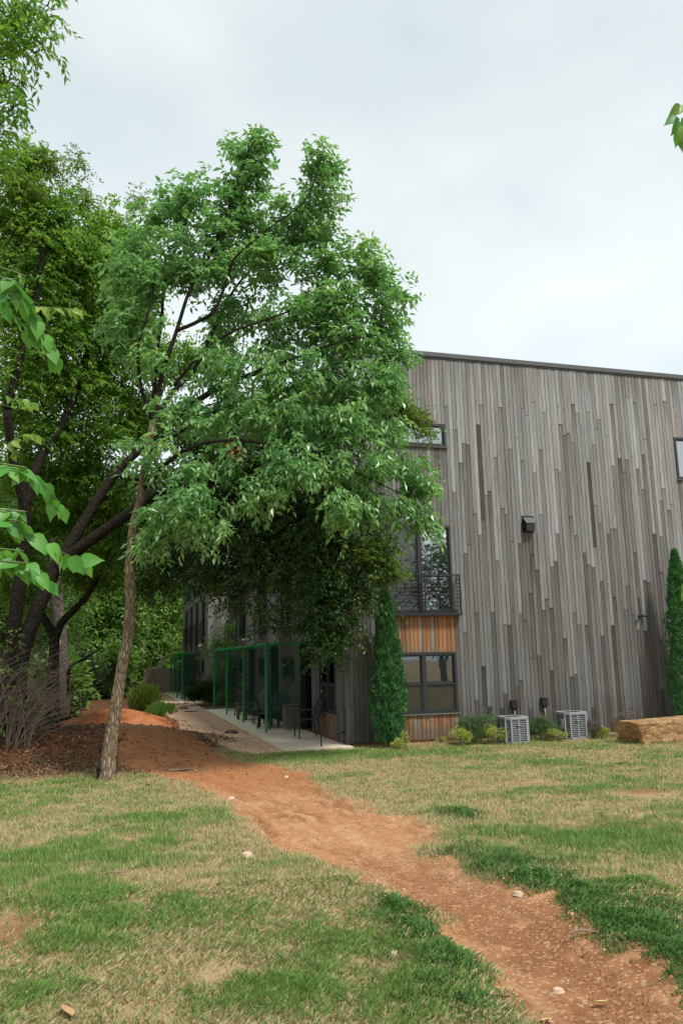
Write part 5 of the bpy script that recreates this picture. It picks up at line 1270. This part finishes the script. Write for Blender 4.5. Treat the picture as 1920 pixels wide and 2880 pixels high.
def rockmesh(name, mat, s=1):
    V = [];
    for a in np.linspace(0, 2*np.pi, 7, endpoint=False): V.append((np.cos(a)*rng.uniform(.8, 1.1), np.sin(a)*rng.uniform(.7, 1.1), -.2))
    for a in np.linspace(0, 2*np.pi, 7, endpoint=False): V.append((np.cos(a+.2)*rng.uniform(.6, .85), np.sin(a+.2)*rng.uniform(.55, .8), rng.uniform(.3, .5)))
    V.append((.05, 0, rng.uniform(.45, .6)))
    o = np_mesh(name, np.array(V), [np.array([[i, (i+1) % 7, 7+(i+1) % 7, 7+i] for i in range(7)]), np.array([[7+i, 7+(i+1) % 7, 14] for i in range(7)])], mat); me = o.data; bpy.data.objects.remove(o); return me
M['rock'] = simple('pale_rock', (.50, .38, .28), .9, .2, var=.3, sc=30); M['rock2'] = simple('orange_rock', (.46, .24, .12), .9, .2, var=.3, sc=30)
RK = [rockmesh('rock', M['rock']), rockmesh('rock', M['rock2']), rockmesh('rock', M['rock'])]
for px, py, s, k, lab in ((495, 2285, .045, 1, 'orange stone in the grass left of the trail'), (695, 2412, .07, 0, 'pale stone where the grass juts into the trail'), (1456, 2507, .045, 0, 'white stone at the right edge of the trail beside the clover'), (762, 2108, .07, 2, 'white stone near the patio corner on the gravel'), (650, 2240, .06, 0, 'flat pale stone left of the trail bend'), (1107, 2690, .04, 2, 'pale stone in the grass left of the dark clover'),
        (1612, 2582, .035, 1, 'small pinkish stone at the edge of the right clover'), (1135, 2484, .03, 1, 'small reddish stone in the middle of the trail'), (1567, 2752, .04, 0, 'flat pale stone pressed in the tyre tracks'), (1142, 2843, .035, 2, 'small pale stone in the grass at the bottom'), (360, 2366, .05, 1, 'tan stone in the green grass patch'), (805, 2178, .05, 0, 'pale stone among pebbles at the trail top')):
    g = gpoint(px, py); o = bpy.data.objects.new('rock', RK[k]); COL.objects.link(o); o.location = (g[0], g[1], gz1(g[0], g[1])+s*.15); o.scale = (s, s*.8, s*.8); o.rotation_euler = (0, 0, rng.uniform(0, 6)); tagit(o, lab, 'stone')
def dryleaf(mat, curl):
    V = []; ys_ = [0, .2, .45, .7, 1.0]; hw = [.02, .2, .26, .18, 0]
    for y, w_ in zip(ys_, hw): V += [(-w_, y, .02+curl*w_*1.2+.10*abs(y-.5)), (0, y, .02+.10*abs(y-.5)), (w_, y, .02+curl*w_*.4)]
    Qf = []
    for i in range(4): a = i*3; Qf += [[a, a+1, a+4, a+3], [a+1, a+2, a+5, a+4]]
    o = np_mesh('fallen_leaf', np.array(V), np.array(Qf), mat, smooth=True); me = o.data; bpy.data.objects.remove(o); return me
M['dleaf'] = simple('yellow_dry_leaf', (.66, .52, .22), .7, .3, var=.3, sc=30); M['dleaf2'] = simple('tan_dry_leaf', (.40, .24, .13), .8, .2, var=.3, sc=30)
DL = [dryleaf(M['dleaf'], .3), dryleaf(M['dleaf2'], .45)]
for px, py, s, k, rz, lab in ((1715, 2788, .12, 0, 80, 'curled yellow leaf lying on the trail at the lower right'), (1555, 2846, .11, 0, 100, 'pale leaf on the trail near the bottom edge'), (1640, 2465, .12, 0, 60, 'yellowish leaf lying on the right hand clover'), (1548, 2405, .10, 0, 90, 'tan leaf in the pale grass right of the trail'), (40, 2546, .12, 0, 90, 'yellow leaf on bare soil at the left edge'), (75, 2725, .13, 0, 80, 'long yellow leaf in the dry grass lower left'), (200, 2880-12, .16, 1, 20, 'large brown leaf at the bottom left corner'),
        (1753, 2155, .17, 1, 70, 'brown leaf on the lawn in front of the stone block'), (1440, 2818, .09, 1, 60, 'red brown leaf beside the bottom of the trail'), (345, 2330, .14, 1, 85, 'reddish bark flake in the grass on the left'), (430, 2342, .08, 0, 10, 'yellow leaf in the green grass patch'), (1038, 2483, .07, 1, 120, 'red leaf in the middle of the trail'), (1700, 2298, .10, 1, 50, 'tan leaf in the green band right of the trail'), (60, 2277, .13, 0, 80, 'pale flake of bark at the far left of the lawn')):
    g = gpoint(px, py); o = bpy.data.objects.new('fallen_leaf', DL[k]); COL.objects.link(o); o.location = (g[0], g[1], gz1(g[0], g[1])+.022); o.scale = (s*.8,)*3; o.rotation_euler = (R(4), R(8), R(rz)); tagit(o, lab, 'leaf')
for px, py, L_, rz, lab in ((1650, 2627, .22, -10, 'dark stick across the trail edge beside the clover'), (320, 2462, .28, 5, 'thin pale stick lying in the grass on the left'), (370, 2075+60, .5, -25, 'bare fallen twig right of the leaning trunk'), (1000, 2230, .35, 8, 'thin dry twig beside the top of the trail')):
    g = gpoint(px, py); z = gz1(g[0], g[1])+.02; a = R(rz); mb = MB(); dx, dy = math.cos(a)*L_/2, math.sin(a)*L_/2
    P, r_ = smooth_path([(-dx, -dy, 0), (-dx*.3, -dy*.3+.01, .012), (dx*.4, dy*.4-.01, .004), (dx, dy, .012)], [.006, .007, .006, .003], 3); mb.tube(P, r_, 6)
    mb.tube([(dx*.2, dy*.2, .01), (dx*.5, dy*.5+.06, .03)], [.004, .002], 5); o = mb.build('stick', M['twig']); o.location = (g[0], g[1], z); tagit(o, lab, 'stick')

# ------------------------------------------------------------------ grass, clover, pebbles, litter
def in_view(x, y, m_=.12):
    d = np.stack([x-CAM[0], y-CAM[1], np.full(len(x), .1-CAM[2])], 1); z = d@cF
    px = (d@cR)/z*FPX; return (z > .5) & (np.abs(px) < 960*(1+m_)+150) & ((d@cU)/z*FPX > -1440*1.2)
NB_ = 1150000
D = np.exp(rng.uniform(np.log(2.9), np.log(21), NB_)); ang = rng.uniform(R(-14), R(46), NB_)
x = CAM[0]+D*np.sin(ang); y = CAM[1]+D*np.cos(ang)
k = (y < -.06) & in_view(x, y) & ~((x > -1.6) & (x < .15) & (y > -.5)); x, y, D = x[k], y[k], D[k]
k = (y < 3.8); x, y, D = x[k], y[k], D[k]
z = zones(x, y); cl = np.clip(blobs(x, y, CLOVER)*1.4+(z['n1']-.5)*1.2*(blobs(x, y, CLOVER) > .08)-.08, 0, 1)
gr = np.clip(blobs(x, y, GREEN)*.9*(.4+1.2*z['n1'])+(z['n1']-.5)*1.7+(z['n2']-.5)*.9+(z['n3']-.5)*1.8+.14, 0, 1)
dry = blobs(x, y, DRY)
pr = (1-z['dirt'])*(1-z['gravel'])*(1-.93*z['litter'])*(1-.95*np.clip(dry*1.5-.15, 0, 1))*(.60+.4*gr)*(.4+.6*sstep(.28, .5, z['n2']))
k = rng.random(len(x)) < pr; x, y, D, cl, gr, dry = x[k], y[k], D[k], cl[k], gr[k], dry[k]
zz = gz(x, y)
N = len(x); print('blades', N)
isg = rng.random(N) < np.clip(.24+gr*.74, 0, 1); isc = (rng.random(N) < cl)
h = np.where(isg, rng.uniform(.022, .052, N), rng.uniform(.015, .042, N)); h = np.where(isc, rng.uniform(.018, .042, N), h); h *= (1+.35*gr)*(.72+.28*sstep(4, 9, D))
wd = (.0012+.00030*D)*np.where(isc, 1.5, 1.0)
a = rng.uniform(0, 2*np.pi, N); lean = rng.uniform(.2, 1.3, N)*h*np.where(isg, .8, 1.5); dx, dy = np.cos(a), np.sin(a); sx, sy = -dy, dx
b0 = np.stack([x-sx*wd, y-sy*wd, zz-.004], 1); b1 = np.stack([x+sx*wd, y+sy*wd, zz-.004], 1)
m1 = np.stack([x+dx*lean*.35+sx*wd*.8, y+dy*lean*.35+sy*wd*.8, zz+h*.6], 1); tpv = np.stack([x+dx*lean, y+dy*lean, zz+h], 1)
V = np.stack([b0, b1, m1, tpv], 1).reshape(-1, 3); kk = np.arange(N)[:, None]*4
far_ = D > 6.5
F = np.concatenate([kk[~far_]+[[0, 1, 2]], kk[~far_]+[[0, 2, 3]], kk[far_]+[[0, 1, 3]]])
u1 = rng.uniform(0, 1, N)[:, None]
cg = np.array([.10, .21, .04])*(1-u1)+np.array([.25, .37, .10])*u1
cs = np.array([.33, .27, .14])*(1-u1)+np.array([.58, .48, .28])*u1
cc = np.array([.045, .11, .025])*(1-u1)+np.array([.13, .26, .06])*u1
colr = np.where(isc[:, None], cc, np.where(isg[:, None], cg, cs))
mt = newmat('grass_blade'); b = NB(mt); ca = b.attr('col').outputs['Color']
p = b.n('ShaderNodeBsdfPrincipled', {'Base Color': ca, 'Roughness': .65, 'Specular IOR Level': .25}); tr = b.n('ShaderNodeBsdfTranslucent', {'Color': ca})
ms = b.n('ShaderNodeMixShader', {0: .3, 1: p.outputs[0], 2: tr.outputs[0]}); b.n('ShaderNodeOutputMaterial', {0: ms.outputs[0]})
o = np_mesh('grass', V, F, mt, None, {'col': np.repeat(colr, 4, 0)}, kind='stuff'); tagit(o, 'patchy green and straw coloured lawn grass', 'grass')

def scatter(name, n, xr, yr, prob, size, colr2, label, cat, mode):
    x = rng.uniform(*xr, n); y = rng.uniform(*yr, n); k = in_view(x, y, .05); x, y = x[k], y[k]
    z = zones(x, y); k = rng.random(len(x)) < prob(x, y, z); x, y = x[k], y[k]; zz = gz(x, y); n = len(x)
    D = np.hypot(x-CAM[0], y-CAM[1]); s = rng.uniform(*size, n)*(.75+D*.03); u_ = rng.uniform(0, 1, n)[:, None]
    c_ = np.array(colr2[0])*(1-u_)+np.array(colr2[1])*u_
    if mode == 'stone':
        a = rng.uniform(0, 6.28, n); V = []
        for i in range(4): q = a+i*1.571; V.append(np.stack([x+np.cos(q)*s*rng.uniform(.7, 1.2, n), y+np.sin(q)*s*rng.uniform(.6, 1, n), zz-s*.15], 1))
        V.append(np.stack([x+s*.15, y, zz+s*rng.uniform(.35, .75, n)], 1)); V = np.stack(V, 1).reshape(-1, 3); kk = np.arange(n)[:, None]*5
        F = np.concatenate([kk+[[0, 1, 4]], kk+[[1, 2, 4]], kk+[[2, 3, 4]], kk+[[3, 0, 4]]]); rep = 5
    else:
        a = rng.uniform(0, 6.28, n); t1 = rng.normal(0, .35, (2, n)); V = []
        for du, dv in ((-1, 0), (0, -.42), (1, 0), (0, .42)):
            ex = (np.cos(a)*du-np.sin(a)*dv)*s; ey = (np.sin(a)*du+np.cos(a)*dv)*s
            V.append(np.stack([x+ex, y+ey, zz+.012+ex*t1[0]+ey*t1[1]+.25*s*abs(dv)], 1))
        V = np.stack(V, 1).reshape(-1, 3); kk = np.arange(n)[:, None]*4; F = np.concatenate([kk+[[0, 1, 2]], kk+[[0, 2, 3]]]); rep = 4
    mt = newmat(name); b = NB(mt); b.out(b.attr('col').outputs['Color'], .85, None, spec=.2)
    o = np_mesh(name, V, F, mt, None, {'col': np.repeat(c_, rep, 0)}, kind='stuff'); tagit(o, label, cat); print(name, n)
# knobbly tyre tracks: pressed ridges of damp clay
seg_ = np.hypot(*(CL[1:]-CL[:-1]).T); cum = np.concatenate([[0], np.cumsum(seg_)])
def on_trail(u, v):
    i = np.clip(np.searchsorted(cum, v)-1, 0, len(seg_)-1); t_ = (v-cum[i])/seg_[i]; e_ = (CL[i+1]-CL[i])/seg_[i][:, None]
    p = CL[i]+(CL[i+1]-CL[i])*t_[:, None]; return p[:, 0]+e_[:, 1]*u, p[:, 1]-e_[:, 0]*u, e_
us, vs = [], []
for uc, nlug, sp, ph, vmax in ((.06, 3, .042, 0, 3.6), (.20, 3, .040, .02, 3.2), (-.10, 3, .044, .01, 3.9), (.33, 2, .040, .03, 2.6)):
    for v0 in np.arange(.15+ph, vmax, sp):
        wob = .05*math.sin(v0*1.7+uc*9)
        for q in range(nlug):
            if rng.random() < .66: us.append(uc+wob+(q-(nlug-1)/2)*.034+rng.normal()*.004); vs.append(v0+abs(q-(nlug-1)/2)*.012+rng.normal()*.004)
us, vs = np.array(us), np.array(vs); x, y, e_ = on_trail(us, vs); zz = gz(x, y); n = len(x)
k = fbm(x*2.5, y*2.5, 61) > .45; x, y, e_, zz = x[k], y[k], e_[k], zz[k]; n = len(x)
hl, hw_ = rng.uniform(.010, .015, n), rng.uniform(.005, .009, n); hh = rng.uniform(.005, .012, n); V = []
for du, dv, dz in ((-1, -1, 0), (1, -1, 0), (1, 1, 0), (-1, 1, 0), (-.7, -.5, 1), (.7, -.5, 1), (.7, .5, 1), (-.7, .5, 1)):
    V.append(np.stack([x+e_[:, 1]*du*hl+e_[:, 0]*dv*hw_, y-e_[:, 0]*du*hl+e_[:, 1]*dv*hw_, zz-.004+dz*(hh+.002)], 1))
V = np.stack(V, 1).reshape(-1, 3); kk = np.arange(n)[:, None]*8
F = np.concatenate([kk+[q] for q in ([4, 5, 6, 7], [0, 1, 5, 4], [1, 2, 6, 5], [2, 3, 7, 6], [3, 0, 4, 7])])
o = np_mesh('tyre_tracks', V, F, simple('damp_clay', (.27, .125, .062), .9, .15, var=.3, sc=40), kind='stuff'); tagit(o, 'knobbly bicycle tyre tracks pressed into the clay', 'tyre tracks')
edge_p = lambda x, y, z: np.clip(np.exp(-((z['dt']-.02)/.22)**2)*.9+.16*(z['dt'] > 0), 0, 1)
scatter('pebbles', 26000, (-6, 3), (-15, -1), edge_p, (.004, .012), ((.36, .18, .09), (.60, .40, .26)), 'pebbles and crumbs of clay along the trail', 'gravel', 'stone')
scatter('gravel', 22000, (-3.1, -1.4), (-.5, 24), lambda x, y, z: z['gravel'], (.008, .02), ((.36, .22, .13), (.66, .50, .36)), 'pinkish crushed gravel beside the patios', 'gravel', 'stone')
scatter('leaf_litter', 30000, (-8.5, -2), (-4.5, 9), lambda x, y, z: np.clip(z['litter']*.55*(1-.85*z['dirt'])+.02, 0, 1)*(1-.95*np.clip(z['m2']*1.3, 0, 1)), (.018, .042), ((.06, .035, .02), (.30, .18, .11)), 'brown leaf litter on the shaded berm', 'leaf litter', 'leaf')
scatter('lawn_litter', 9000, (-7, 6), (-14.5, -.5), lambda x, y, z: .11+.16*(np.abs(z['dt']) < .3)-.09*(z['dt'] > .15), (.008, .020), ((.18, .11, .06), (.50, .35, .20)), 'scattered dry leaf bits on lawn and trail', 'leaf litter', 'leaf')
bpy.context.view_layer.update()
